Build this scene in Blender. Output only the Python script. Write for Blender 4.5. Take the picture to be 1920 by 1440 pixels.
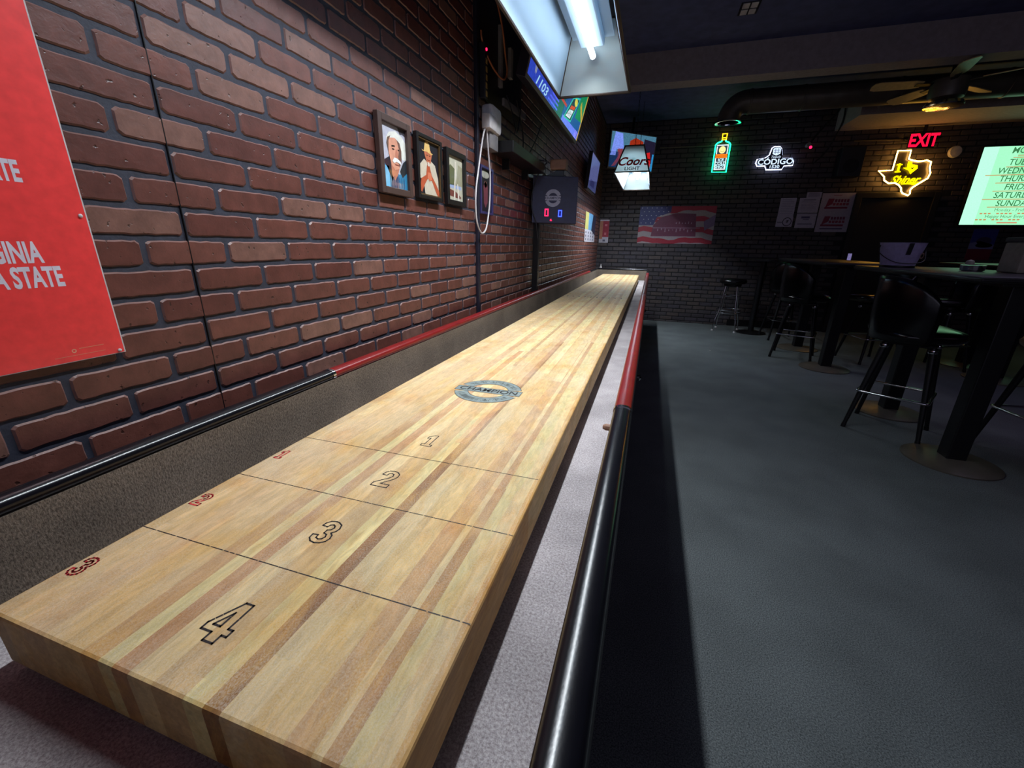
import bpy, bmesh, math, random
from mathutils import Vector, Matrix
R = random.Random(7)
D = bpy.data
for o in list(D.objects): D.objects.remove(o)
SC = bpy.context.scene
COL = SC.collection

# ------------------------------------------------------------------ camera, world, exposure
ZB = 0.80                                   # height of the playing surface
cam_d = D.cameras.new('camera'); cam = D.objects.new('camera', cam_d); COL.objects.link(cam)
FPX, YAW, PIT, ROL = 777.8, .3059, -.3244, .0166
cam_d.sensor_fit = 'HORIZONTAL'; cam_d.sensor_width = 36.0
cam_d.lens = 36.0 * FPX / 1920.0
cam_d.clip_start = 0.02
fw = Vector((-math.sin(YAW)*math.cos(PIT), math.cos(YAW)*math.cos(PIT), math.sin(PIT)))
r0 = Vector((math.cos(YAW), math.sin(YAW), 0)); u0 = r0.cross(fw)
rr = r0*math.cos(ROL) + u0*math.sin(ROL); uu = -r0*math.sin(ROL) + u0*math.cos(ROL)
cam.matrix_world = Matrix(((rr.x, uu.x, -fw.x, .6629), (rr.y, uu.y, -fw.y, 0.0), (rr.z, uu.z, -fw.z, .3971+ZB), (0, 0, 0, 1)))
SC.camera = cam
world = D.worlds.new('world'); SC.world = world; world.use_nodes = True
world.node_tree.nodes['Background'].inputs[0].default_value = (.40, .38, .62, 1)
world.node_tree.nodes['Background'].inputs[1].default_value = .0
vs = SC.view_settings
vs.view_transform = 'Standard'; vs.look = 'None'; vs.exposure = 0.0; vs.gamma = 1.0; vs.use_curve_mapping = False
TUBE = 10.0                                   # glow of the fluorescent tubes
LAMP_W = 15.0                                # light a tube throws down, per metre

def lamp(name, kind, loc, energy, color, size=.3, rot=(0, 0, 0), sy=None):
    l = D.lights.new(name, kind); l.energy = energy; l.color = color
    if kind == 'AREA':
        l.size = size
        if sy: l.shape = 'RECTANGLE'; l.size_y = sy
    else: l.shadow_soft_size = size
    o = D.objects.new(name, l); o.location = loc; o.rotation_euler = rot; COL.objects.link(o); return o
# unseen fill lights added: bar side, behind the camera, over the tables
lamp('room_fill_bar', 'AREA', (5.2, 1.0, 2.9), 2.2, (.85, .36, .80), 1.6)
lamp('room_fill_near', 'AREA', (2.2, -1.85, 1.7), 15.0, (.74, .72, .98), 4.5, (math.radians(90), 0, 0), 1.6)
lamp('room_fill_back', 'AREA', (3.2, 3.8, 2.9), 5.0, (.70, .60, 1.0), 1.6).data.spread = math.radians(120)

# ------------------------------------------------------------------ helpers
def lin(c):
    f = lambda v: (v/255/12.92) if v/255 <= .04045 else ((v/255+.055)/1.055)**2.4
    return (f(c[0]), f(c[1]), f(c[2]), 1.0)

def tag(o, label=None, cat=None, group=None, kind=None):
    if label: o['label'] = label
    if cat: o['category'] = cat
    if group: o['group'] = group
    if kind: o['kind'] = kind
    return o
def thing(name, label, cat, loc=(0, 0, 0), group=None):
    o = D.objects.new(name, None); o.empty_display_size = .05; o.location = loc; COL.objects.link(o)
    return tag(o, label, cat, group)
def base(p):
    v = Vector((0, 0, 0))
    while p is not None: v += p.location; p = p.parent
    return v
def copy_tree(o, parent=None):
    c = o.copy(); COL.objects.link(c); c.parent = parent
    for ch in list(o.children): copy_tree(ch, c)
    return c

class MB:
    def __init__(s): s.bm = bmesh.new(); s.cl = s.bm.faces.layers.int.new('ci'); s.cols = []; s.c = 0
    def col(s, rgb):
        s.cols.append(lin(rgb)); s.c = len(s.cols)-1; return s
    def face(s, vs_):
        try: f = s.bm.faces.new(vs_)
        except ValueError: return None
        f[s.cl] = s.c; return f
    def box(s, x0, x1, y0, y1, z0, z1, bev=0, M=None, seg=2):
        P = [(x0, y0, z0), (x1, y0, z0), (x1, y1, z0), (x0, y1, z0), (x0, y0, z1), (x1, y0, z1), (x1, y1, z1), (x0, y1, z1)]
        v = [s.bm.verts.new((M @ Vector(p)) if M else p) for p in P]
        fs = [s.face([v[i] for i in q]) for q in ((0, 3, 2, 1), (4, 5, 6, 7), (0, 1, 5, 4), (1, 2, 6, 5), (2, 3, 7, 6), (3, 0, 4, 7))]
        if bev > 0:
            es = list({e for f in fs for e in f.edges})
            bmesh.ops.bevel(s.bm, geom=es, offset=bev, segments=seg, affect='EDGES', profile=.5)
        return s
    def quad(s, *P): s.face([s.bm.verts.new(p) for p in P]); return s
    def tube(s, pts, r, n=10, closed=False, r2=None, caps=True):
        pts = [Vector(p) for p in pts]; m = len(pts); rings = []
        up = None
        for i, p in enumerate(pts):
            a = pts[(i-1) % m] if (i > 0 or closed) else p
            b = pts[(i+1) % m] if (i < m-1 or closed) else p
            t = (b-a).normalized()
            if up is None:
                up = t.orthogonal().normalized()
            else:
                up = (up - t*up.dot(t)); up = up.normalized() if up.length > 1e-6 else t.orthogonal().normalized()
            w = t.cross(up)
            rad = r if r2 is None else r + (r2-r)*i/(m-1)
            rings.append([s.bm.verts.new(p + (up*math.cos(k*2*math.pi/n) + w*math.sin(k*2*math.pi/n))*rad) for k in range(n)])
        for i in range(m if closed else m-1):
            A, B = rings[i], rings[(i+1) % m]
            for k in range(n): s.face([A[k], A[(k+1) % n], B[(k+1) % n], B[k]])
        if caps and not closed: s.face(rings[0][::-1]); s.face(rings[-1])
        return s
    def lathe(s, prof, c=(0, 0, 0), n=24, axis='Z'):
        c = Vector(c); rings = []
        for r, z in prof:
            rg = []
            for k in range(n):
                a = 2*math.pi*k/n; x, y = r*math.cos(a), r*math.sin(a)
                p = {'Z': (x, y, z), 'Y': (x, z, y), 'X': (z, x, y)}[axis]
                rg.append(s.bm.verts.new(c + Vector(p)))
            rings.append(rg)
        for A, B in zip(rings, rings[1:]):
            for k in range(n): s.face([A[k], A[(k+1) % n], B[(k+1) % n], B[k]])
        s.face(rings[0][::-1]); s.face(rings[-1]); return s
    def prism(s, pts, M, depth):
        """2-D outline (u,v) pushed along w by depth; M maps (u,v,w) to space"""
        a = [s.bm.verts.new(M @ Vector((x, y, 0))) for x, y in pts]; b = [s.bm.verts.new(M @ Vector((x, y, depth))) for x, y in pts]
        n = len(pts); s.face(a[::-1]); s.face(b)
        for k in range(n): s.face([a[k], a[(k+1) % n], b[(k+1) % n], b[k]])
        return s
    def grid(s, P):
        V = [[s.bm.verts.new(p) for p in row] for row in P]
        for i in range(len(V)-1):
            for j in range(len(V[0])-1): s.face([V[i][j], V[i][j+1], V[i+1][j+1], V[i+1][j]])
        return V
    def build(s, name, mat, parent=None, smooth=False, fixn=True):
        if fixn: bmesh.ops.recalc_face_normals(s.bm, faces=list(s.bm.faces))
        off = base(parent) if parent else Vector((0, 0, 0))
        for v in s.bm.verts: v.co -= off
        ci = [f[s.cl] for f in s.bm.faces] if s.cols else None
        me = D.meshes.new(name); s.bm.to_mesh(me); s.bm.free()
        me.materials.append(mat)
        if ci:
            at = me.color_attributes.new('Col', 'FLOAT_COLOR', 'CORNER')
            buf = []
            for p in me.polygons:
                c = s.cols[ci[p.index]]
                for _ in range(p.loop_total): buf.extend(c)
            at.data.foreach_set('color', buf)
        if smooth:
            for p in me.polygons: p.use_smooth = True
            if smooth != 'all' and hasattr(me, 'set_sharp_from_angle'): me.set_sharp_from_angle(angle=math.radians(38))
        o = D.objects.new(name, me); COL.objects.link(o)
        if parent: o.parent = parent
        return o

def frame_M(o, u, v):
    u = Vector(u).normalized(); v = Vector(v).normalized(); w = u.cross(v); o = Vector(o)
    return Matrix(((u.x, v.x, w.x, o.x), (u.y, v.y, w.y, o.y), (u.z, v.z, w.z, o.z), (0, 0, 0, 1)))

def text2d(body, size, bold=0.0, shear=0.0, xs=1.0, align='CENTER'):
    cu = D.curves.new('t', 'FONT'); cu.body = body; cu.size = size; cu.offset = bold; cu.shear = shear; cu.align_x = align; cu.align_y = 'CENTER'; cu.resolution_u = 3
    ob = D.objects.new('t', cu); COL.objects.link(ob); bpy.context.view_layer.update()
    me = D.meshes.new_from_object(ob.evaluated_get(bpy.context.evaluated_depsgraph_get()))
    V = [(v.co.x*xs, v.co.y) for v in me.vertices]; F = [tuple(p.vertices) for p in me.polygons]
    D.objects.remove(ob); D.curves.remove(cu); D.meshes.remove(me)
    return V, F

class Art(MB):
    """flat printed matter: coloured shapes in a thin stack on a plane; coordinates in metres (u, v)"""
    def __init__(s, o, u, v, eps=.0004): super().__init__(); s.M = frame_M(o, u, v); s.eps = eps; s.k = 0
    def P(s, x, y): return s.M @ Vector((x, y, s.k*s.eps))
    def up(s, n=1): s.k += n; return s
    def poly(s, pts, rgb):
        s.col(rgb); s.face([s.bm.verts.new(s.P(x, y)) for x, y in pts]); return s
    def rect(s, x0, y0, x1, y1, rgb): return s.poly([(x0, y0), (x1, y0), (x1, y1), (x0, y1)], rgb)
    def ell(s, cx, cy, rx, ry, rgb, n=20): return s.poly([(cx+rx*math.cos(2*math.pi*k/n), cy+ry*math.sin(2*math.pi*k/n)) for k in range(n)], rgb)
    def arc(s, cx, cy, r1, r2, a0, a1, rgb, n=16):
        s.col(rgb)
        for k in range(n):
            a, b = [math.radians(a0+(a1-a0)*t/n) for t in (k, k+1)]
            s.face([s.bm.verts.new(s.P(cx+r*math.cos(t), cy+r*math.sin(t))) for r, t in ((r1, a), (r2, a), (r2, b), (r1, b))])
        return s
    def text(s, body, cx, cy, size, rgb, **k):
        V, F = text2d(body, size, **k); s.col(rgb)
        vv = [s.bm.verts.new(s.P(cx+x, cy+y)) for x, y in V]
        for f in F: s.face([vv[i] for i in f])
        return s
    def stroke(s, pts, w, rgb, closed=True, gaps=0.0):
        s.col(rgb); n = len(pts)
        for i in range(n if closed else n-1):
            a, b = Vector(pts[i]), Vector(pts[(i+1) % n]); d = b-a; L = d.length
            if L < 1e-6: continue
            d /= L; q = Vector((-d.y, d.x))*w/2
            t = -w/2
            while t < L+w/2-1e-6:
                t2 = L+w/2 if gaps == 0 else min(L+w/2, t+R.uniform(.006, .03))
                A, B = a+d*t, a+d*t2
                s.face([s.bm.verts.new(s.P(*p)) for p in (A-q, B-q, B+q, A+q)])
                t = t2 + (R.uniform(.0, gaps) if gaps else 1)
        return s

# ------------------------------------------------------------------ materials
def nodes(name):
    m = D.materials.new(name); m.use_nodes = True; nt = m.node_tree; return m, nt, nt.nodes['Principled BSDF']
def mat(name, rgb, rough=.6, metal=0, spec=.5, noise=None, bump=None, emit=None, es=0, coat=0):
    """noise=(scale, amount) mottles the colour, bump=(scale, strength, distance)"""
    m, nt, b = nodes(name); N = nt.nodes; Lk = nt.links
    c = lin(rgb); b.inputs['Base Color'].default_value = c; b.inputs['Roughness'].default_value = rough
    b.inputs['Metallic'].default_value = metal; b.inputs['Specular IOR Level'].default_value = spec; b.inputs['Coat Weight'].default_value = coat
    tc = N.new('ShaderNodeTexCoord')
    if noise is None and emit is None: noise = (40, .12)
    if noise:
        n = N.new('ShaderNodeTexNoise'); n.inputs['Scale'].default_value = noise[0]; n.inputs['Detail'].default_value = 6; Lk.new(tc.outputs['Object'], n.inputs['Vector'])
        r = N.new('ShaderNodeMapRange'); r.inputs[1].default_value = .3; r.inputs[2].default_value = .7; r.inputs[3].default_value = 1-noise[1]; r.inputs[4].default_value = 1+noise[1]
        Lk.new(n.outputs['Fac'], r.inputs[0])
        mx = N.new('ShaderNodeVectorMath'); mx.operation = 'SCALE'; mx.inputs[0].default_value = c[:3]; Lk.new(r.outputs[0], mx.inputs['Scale']); Lk.new(mx.outputs[0], b.inputs['Base Color'])
    if bump:
        n2 = N.new('ShaderNodeTexNoise'); n2.inputs['Scale'].default_value = bump[0]; n2.inputs['Detail'].default_value = 5; Lk.new(tc.outputs['Object'], n2.inputs['Vector'])
        bp = N.new('ShaderNodeBump'); bp.inputs['Strength'].default_value = bump[1]; bp.inputs['Distance'].default_value = bump[2]
        Lk.new(n2.outputs['Fac'], bp.inputs['Height']); Lk.new(bp.outputs[0], b.inputs['Normal'])
    if emit: b.inputs['Emission Color'].default_value = lin(emit); b.inputs['Emission Strength'].default_value = es
    return m
def attr_mat(name, rough=.5, es=0.0, coat=0.0, noise=.1):
    m, nt, b = nodes(name); N = nt.nodes; Lk = nt.links
    a = N.new('ShaderNodeAttribute'); a.attribute_name = 'Col'
    tc = N.new('ShaderNodeTexCoord'); n = N.new('ShaderNodeTexNoise'); n.inputs['Scale'].default_value = 60; n.inputs['Detail'].default_value = 5; Lk.new(tc.outputs['Object'], n.inputs['Vector'])
    r = N.new('ShaderNodeMapRange'); r.inputs[1].default_value = .3; r.inputs[2].default_value = .7; r.inputs[3].default_value = 1-noise; r.inputs[4].default_value = 1+noise
    Lk.new(n.outputs['Fac'], r.inputs[0]); mx = N.new('ShaderNodeVectorMath'); mx.operation = 'SCALE'; Lk.new(a.outputs['Color'], mx.inputs[0]); Lk.new(r.outputs[0], mx.inputs['Scale'])
    b.inputs['Roughness'].default_value = rough; b.inputs['Coat Weight'].default_value = coat; b.inputs['Coat Roughness'].default_value = .06
    if es > 0:
        b.inputs['Base Color'].default_value = (.01, .01, .01, 1); Lk.new(mx.outputs[0], b.inputs['Emission Color']); b.inputs['Emission Strength'].default_value = es
    else: Lk.new(mx.outputs[0], b.inputs['Base Color'])
    return m

def brick_material(name, rough=.42, bs=1.0):
    m, nt, b = nodes(name); N = nt.nodes; Lk = nt.links
    a = N.new('ShaderNodeAttribute'); a.attribute_name = 'Col'; tc = N.new('ShaderNodeTexCoord')
    n = N.new('ShaderNodeTexNoise'); n.inputs['Scale'].default_value = 28; n.inputs['Detail'].default_value = 8; n.inputs['Roughness'].default_value = .65; Lk.new(tc.outputs['Object'], n.inputs['Vector'])
    r = N.new('ShaderNodeMapRange'); r.inputs[1].default_value = .3; r.inputs[2].default_value = .7; r.inputs[3].default_value = .72; r.inputs[4].default_value = 1.25; Lk.new(n.outputs['Fac'], r.inputs[0])
    v = N.new('ShaderNodeTexNoise'); v.inputs['Scale'].default_value = 75; v.inputs['Detail'].default_value = 2; Lk.new(tc.outputs['Object'], v.inputs['Vector'])
    pr = N.new('ShaderNodeMapRange'); pr.inputs[1].default_value = .27; pr.inputs[2].default_value = .33; pr.inputs[3].default_value = .35; pr.inputs[4].default_value = 1; Lk.new(v.outputs['Fac'], pr.inputs[0])
    ml = N.new('ShaderNodeMath'); ml.operation = 'MULTIPLY'; Lk.new(r.outputs[0], ml.inputs[0]); Lk.new(pr.outputs[0], ml.inputs[1])
    mx = N.new('ShaderNodeVectorMath'); mx.operation = 'SCALE'; Lk.new(a.outputs['Color'], mx.inputs[0]); Lk.new(ml.outputs[0], mx.inputs['Scale']); Lk.new(mx.outputs[0], b.inputs['Base Color'])
    ad = N.new('ShaderNodeMath'); ad.operation = 'ADD'; Lk.new(n.outputs['Fac'], ad.inputs[0]); Lk.new(pr.outputs[0], ad.inputs[1])
    bp = N.new('ShaderNodeBump'); bp.inputs['Strength'].default_value = .45*bs; bp.inputs['Distance'].default_value = .003; Lk.new(ad.outputs[0], bp.inputs['Height']); Lk.new(bp.outputs[0], b.inputs['Normal'])
    b.inputs['Roughness'].default_value = rough; b.inputs['Specular IOR Level'].default_value = .52
    return m

def maple_material():
    m, nt, b = nodes('maple_staves'); N = nt.nodes; Lk = nt.links
    def math_(op, a, c=None):
        n = N.new('ShaderNodeMath'); n.operation = op
        for i, x in enumerate((a, c)):
            if x is None: continue
            if isinstance(x, (int, float)): n.inputs[i].default_value = x
            else: Lk.new(x, n.inputs[i])
        return n.outputs[0]
    tc = N.new('ShaderNodeTexCoord'); sp = N.new('ShaderNodeSeparateXYZ'); Lk.new(tc.outputs['Object'], sp.inputs[0]); X, Y = sp.outputs[0], sp.outputs[1]
    def ramp(stops):
        r = N.new('ShaderNodeValToRGB'); r.color_ramp.interpolation = 'CONSTANT'; el = r.color_ramp.elements
        while len(el) > 1: el.remove(el[-1])
        el[0].position = 0; el[0].color = lin(stops[0][1])
        for p, c in stops[1:]:
            e = el.new(p); e.color = lin(c)
        Lk.new(math_('MULTIPLY', X, 1/.52), r.inputs[0]); return r.outputs[0]
    T, Yl, B, Dk, Lt, O = (210, 176, 124), (224, 204, 142), (194, 150, 98), (150, 102, 54), (220, 192, 138), (208, 164, 102)
    near = ramp([(0, T), (.10, (206, 170, 120)), (.19, (212, 178, 124)), (.302, B), (.352, Yl), (.392, (186, 134, 84)), (.437, Lt), (.50, (208, 172, 118)), (.575, Yl), (.625, Dk), (.664, Lt), (.72, (214, 180, 118)), (.80, B), (.853, Lt), (.875, (186, 140, 88)), (.905, Yl), (.94, Lt), (.978, O)])
    far = ramp([(0, Lt), (.08, (222, 190, 138)), (.16, T), (.25, Yl), (.30, O), (.345, Lt), (.42, Yl), (.47, B), (.50, Lt), (.56, (214, 176, 120)), (.62, (188, 136, 86)), (.655, Yl), (.74, O), (.80, Lt), (.86, (208, 164, 104)), (.90, Yl), (.96, Lt)])
    # staves end at different places along the board
    st = math_('FLOOR', math_('MULTIPLY', X, 1/.026))
    wn = N.new('ShaderNodeTexWhiteNoise'); wn.noise_dimensions = '1D'; Lk.new(st, wn.inputs['W'])
    sw = math_('GREATER_THAN', Y, math_('ADD', math_('MULTIPLY', wn.outputs['Value'], 1.5), .55))
    mix = N.new('ShaderNodeMixRGB'); Lk.new(sw, mix.inputs[0]); Lk.new(near, mix.inputs[1]); Lk.new(far, mix.inputs[2])
    seg = math_('FLOOR', math_('MULTIPLY', math_('ADD', Y, math_('MULTIPLY', wn.outputs['Value'], 3.1)), 1/1.35))
    cb = N.new('ShaderNodeCombineXYZ'); Lk.new(st, cb.inputs[0]); Lk.new(seg, cb.inputs[1])
    w2 = N.new('ShaderNodeTexWhiteNoise'); w2.noise_dimensions = '2D'; Lk.new(cb.outputs[0], w2.inputs['Vector'])
    tone = N.new('ShaderNodeMapRange'); tone.inputs[3].default_value = .86; tone.inputs[4].default_value = 1.1; Lk.new(w2.outputs['Value'], tone.inputs[0])
    def noise(sc, det, vec_scale, rough=.6, lo=.3, hi=.7, a=.85, c=1.12, dist=0):
        mp = N.new('ShaderNodeMapping'); mp.inputs['Scale'].default_value = vec_scale; Lk.new(tc.outputs['Object'], mp.inputs[0])
        n = N.new('ShaderNodeTexNoise'); n.inputs['Scale'].default_value = sc; n.inputs['Detail'].default_value = det; n.inputs['Roughness'].default_value = rough; n.inputs['Distortion'].default_value = dist; Lk.new(mp.outputs[0], n.inputs['Vector'])
        r = N.new('ShaderNodeMapRange'); r.inputs[1].default_value = lo; r.inputs[2].default_value = hi; r.inputs[3].default_value = a; r.inputs[4].default_value = c; Lk.new(n.outputs['Fac'], r.inputs[0]); return r.outputs[0], n.outputs['Fac']
    g1, f1 = noise(60, 6, (1, .06, 1), a=.90, c=1.08)
    g2, f2 = noise(9, 6, (1, .5, 1), a=.86, c=1.12, dist=1.2)
    k = math_('MULTIPLY', math_('MULTIPLY', g1, g2), tone.outputs[0])
    vm = N.new('ShaderNodeVectorMath'); vm.operation = 'SCALE'; Lk.new(mix.outputs[0], vm.inputs[0]); Lk.new(k, vm.inputs['Scale'])
    # amber mottling
    am, _ = noise(14, 5, (1, .6, 1), lo=.52, hi=.68, a=0, c=.55)
    mo = N.new('ShaderNodeMixRGB'); mo.blend_type = 'MULTIPLY'; Lk.new(am, mo.inputs[0]); Lk.new(vm.outputs[0], mo.inputs[1]); mo.inputs[2].default_value = lin((236, 190, 120))
    h1, _ = noise(6, 5, (1, .45, 1), lo=.42, hi=.66, a=0, c=.38, dist=1.5)
    pk = N.new('ShaderNodeMixRGB'); Lk.new(h1, pk.inputs[0]); Lk.new(mo.outputs[0], pk.inputs[1]); pk.inputs[2].default_value = lin((208, 178, 142))
    h2, _ = noise(11, 6, (1.3, .35, 1), lo=.5, hi=.66, a=0, c=.5, dist=2.0)
    yl = N.new('ShaderNodeMixRGB'); Lk.new(h2, yl.inputs[0]); Lk.new(pk.outputs[0], yl.inputs[1]); yl.inputs[2].default_value = lin((214, 166, 84)); mo = yl
    h3, _ = noise(130, 5, (1, .22, 1), lo=.35, hi=.65, a=.84, c=1.12, dist=.8)
    fg = N.new('ShaderNodeVectorMath'); fg.operation = 'SCALE'; Lk.new(mo.outputs[0], fg.inputs[0]); Lk.new(h3, fg.inputs['Scale']); mo = fg
    # silicone shuffleboard powder lying on the top
    p1, _ = noise(560, 5, (1, .7, 1), lo=.40, hi=.68, a=0, c=1, rough=.75)
    p2, _ = noise(7, 5, (1, .8, 1), lo=.36, hi=.66, a=.30, c=.95, dist=.5)
    geo = N.new('ShaderNodeNewGeometry'); sn = N.new('ShaderNodeSeparateXYZ'); Lk.new(geo.outputs['Normal'], sn.inputs[0])
    top = math_('GREATER_THAN', sn.outputs[2], .93)
    pw = math_('MULTIPLY', math_('MULTIPLY', p1, p2), top)
    pm = N.new('ShaderNodeMixRGB'); Lk.new(math_('MULTIPLY', pw, .60), pm.inputs[0]); Lk.new(mo.outputs[0], pm.inputs[1]); pm.inputs[2].default_value = lin((226, 221, 208))
    sh = N.new('ShaderNodeVectorMath'); sh.operation = 'SCALE'; sh.inputs['Scale'].default_value = .93; Lk.new(pm.outputs[0], sh.inputs[0])
    eg = N.new('ShaderNodeMapRange'); eg.inputs[1].default_value = -.9; eg.inputs[2].default_value = -.8; eg.inputs[3].default_value = .70; eg.inputs[4].default_value = 1.0; Lk.new(sn.outputs[1], eg.inputs[0])   # end grain is darker
    e2 = N.new('ShaderNodeVectorMath'); e2.operation = 'SCALE'; Lk.new(sh.outputs[0], e2.inputs[0]); Lk.new(eg.outputs[0], e2.inputs['Scale']); Lk.new(e2.outputs[0], b.inputs['Base Color'])
    bp = N.new('ShaderNodeBump'); bp.inputs['Strength'].default_value = .35; bp.inputs['Distance'].default_value = .0012
    Lk.new(math_('ADD', p1, math_('MULTIPLY', f1, .3)), bp.inputs['Height']); Lk.new(bp.outputs[0], b.inputs['Normal'])
    b.inputs['Roughness'].default_value = .55; b.inputs['Specular IOR Level'].default_value = .16
    return m

def carpet_material(name, a, c, scale, rough=.95, bump=.6, patch=None, weave=False):
    m, nt, b = nodes(name); N = nt.nodes; Lk = nt.links
    tc = N.new('ShaderNodeTexCoord'); n = N.new('ShaderNodeTexNoise'); n.inputs['Scale'].default_value = scale; n.inputs['Detail'].default_value = 4; n.inputs['Roughness'].default_value = .75
    src = tc.outputs['Object']
    if weave:
        mp = N.new('ShaderNodeMapping'); mp.inputs['Scale'].default_value = (1, 1, .45); Lk.new(src, mp.inputs[0]); src = mp.outputs[0]
    Lk.new(src, n.inputs['Vector'])
    r = N.new('ShaderNodeValToRGB'); r.color_ramp.elements[0].position = .36; r.color_ramp.elements[1].position = .64
    r.color_ramp.elements[0].color = lin(a); r.color_ramp.elements[1].color = lin(c); Lk.new(n.outputs['Fac'], r.inputs[0]); out = r.outputs[0]
    if patch:
        n2 = N.new('ShaderNodeTexNoise'); n2.inputs['Scale'].default_value = patch[0]; n2.inputs['Detail'].default_value = 5; Lk.new(tc.outputs['Object'], n2.inputs['Vector'])
        r2 = N.new('ShaderNodeMapRange'); r2.inputs[1].default_value = .35; r2.inputs[2].default_value = .65; r2.inputs[3].default_value = 1-patch[1]; r2.inputs[4].default_value = 1+patch[1]; Lk.new(n2.outputs['Fac'], r2.inputs[0])
        vm = N.new('ShaderNodeVectorMath'); vm.operation = 'SCALE'; Lk.new(out, vm.inputs[0]); Lk.new(r2.outputs[0], vm.inputs['Scale']); out = vm.outputs[0]
    Lk.new(out, b.inputs['Base Color']); bp = N.new('ShaderNodeBump'); bp.inputs['Strength'].default_value = bump; bp.inputs['Distance'].default_value = .004
    Lk.new(n.outputs['Fac'], bp.inputs['Height']); Lk.new(bp.outputs[0], b.inputs['Normal']); b.inputs['Roughness'].default_value = rough; b.inputs['Specular IOR Level'].default_value = .15
    return m

def translucent_panel(name, rgb, t=.35):
    m, nt, b = nodes(name); N = nt.nodes; Lk = nt.links
    b.inputs['Base Color'].default_value = lin(rgb); b.inputs['Roughness'].default_value = .35
    tr = N.new('ShaderNodeBsdfTranslucent'); tr.inputs[0].default_value = lin(rgb)
    mx = N.new('ShaderNodeMixShader'); mx.inputs[0].default_value = t; out = nt.nodes['Material Output']
    n = N.new('ShaderNodeTexNoise'); n.inputs['Scale'].default_value = 6; mr = N.new('ShaderNodeMapRange'); mr.inputs[3].default_value = t*.8; mr.inputs[4].default_value = t*1.2; Lk.new(n.outputs['Fac'], mr.inputs[0]); Lk.new(mr.outputs[0], mx.inputs[0])
    Lk.new(b.outputs[0], mx.inputs[1]); Lk.new(tr.outputs[0], mx.inputs[2]); Lk.new(mx.outputs[0], out.inputs['Surface']); return m

MT = dict(
    maple=maple_material(),
    brick=brick_material('brick_panel', .42), brickb=brick_material('brick_black', .6),
    mortar=mat('mortar', (42, 45, 60), .7, noise=(60, .25), bump=(200, .3, .002)),
    mortarb=mat('mortar_black', (22, 22, 28), .8, noise=(60, .3)),
    floor=carpet_material('floor_carpet', (50, 54, 56), (112, 118, 120), 260, patch=(3, .12)),
    liner=carpet_material('liner_carpet', (86, 77, 68), (146, 132, 118), 420, weave=True, patch=(6, .15)),
    gutter=carpet_material('gutter_carpet', (132, 124, 126), (188, 182, 184), 300, patch=(9, .16), bump=.4),
    black=mat('black_vinyl', (16, 16, 22), .22, spec=.5, bump=(300, .08, .001)),
    red=mat('red_vinyl', (120, 22, 24), .30, noise=(20, .2), bump=(160, .15, .001)),
    blackwood=mat('black_laminate', (14, 13, 16), .4),
    darkwood=mat('dark_wood', (58, 44, 36), .5, noise=(12, .25)),
    chrome=mat('chrome', (205, 205, 210), .14, metal=1, noise=(8, .05)),
    steel=mat('galvanised_steel', (92, 86, 78), .42, metal=.35, noise=(7, .2), bump=(20, .1, .002)),
    bmetal=mat('black_metal', (18, 18, 22), .4, metal=.3),
    plastic=mat('black_plastic', (24, 24, 34), .45),
    navy=mat('scoreboard_paint', (36, 36, 70), .5),
    wplast=mat('white_plastic', (196, 190, 192), .35),
    gplast=mat('grey_plastic', (120, 116, 118), .4),
    white=mat('white_enamel', (178, 202, 222), .55, noise=(5, .04)),
    panel=translucent_panel('milky_panel', (236, 246, 244), .55),
    tube=mat('tube_glow', (255, 255, 255), .4, emit=(230, 244, 255), es=TUBE),
    print=attr_mat('printed_paper', .45), gloss=attr_mat('glossy_print', .4, coat=.6), ink=attr_mat('ink_on_wood', .6, noise=.25),
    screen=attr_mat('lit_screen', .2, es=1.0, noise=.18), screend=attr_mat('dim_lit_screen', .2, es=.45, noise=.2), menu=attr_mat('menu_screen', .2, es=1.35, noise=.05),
    sign=attr_mat('lit_sign', .3, es=1.3, noise=.03),
    tube2=mat('far_tube_glow', (255, 255, 255), .4, emit=(236, 248, 255), es=75),
    ng=mat('neon_green', (10, 60, 40), .3, emit=(20, 255, 150), es=8), nw=mat('neon_white', (80, 80, 80), .3, emit=(255, 184, 84), es=24),
    ny=mat('neon_yellow', (80, 60, 0), .3, emit=(255, 214, 0), es=5.0), na=mat('neon_amber', (80, 60, 0), .3, emit=(255, 180, 20), es=4),
    nb=mat('led_blue_white', (80, 80, 90), .3, emit=(200, 214, 255), es=6), rled=mat('led_red', (60, 0, 0), .3, emit=(255, 24, 70), es=4), bled=mat('led_blue', (0, 0, 60), .3, emit=(40, 60, 255), es=5),
    exitm=mat('exit_red', (60, 0, 0), .3, emit=(255, 10, 50), es=2.0),
    ceil=mat('ceiling_paint', (74, 80, 122), .85, noise=(9, .2), bump=(60, .2, .004)),
    beam=mat('beam_paint', (140, 130, 134), .85, noise=(30, .12), bump=(90, .2, .003)),
    door=mat('door_paint', (26, 22, 22), .6), seat=mat('black_seat_vinyl', (14, 13, 16), .22, bump=(120, .1, .001)),
    tan=mat('tan_seat_vinyl', (120, 92, 66), .4), brownb=mat('brown_block', (150, 112, 92), .6),
    tabletop=mat('black_tabletop', (14, 12, 14), .42), cord=mat('orange_cord', (150, 84, 54), .5), card=mat('grey_card', (150, 146, 132), .6),
    pole=mat('conduit_paint', (30, 30, 44), .35),
)

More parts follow.
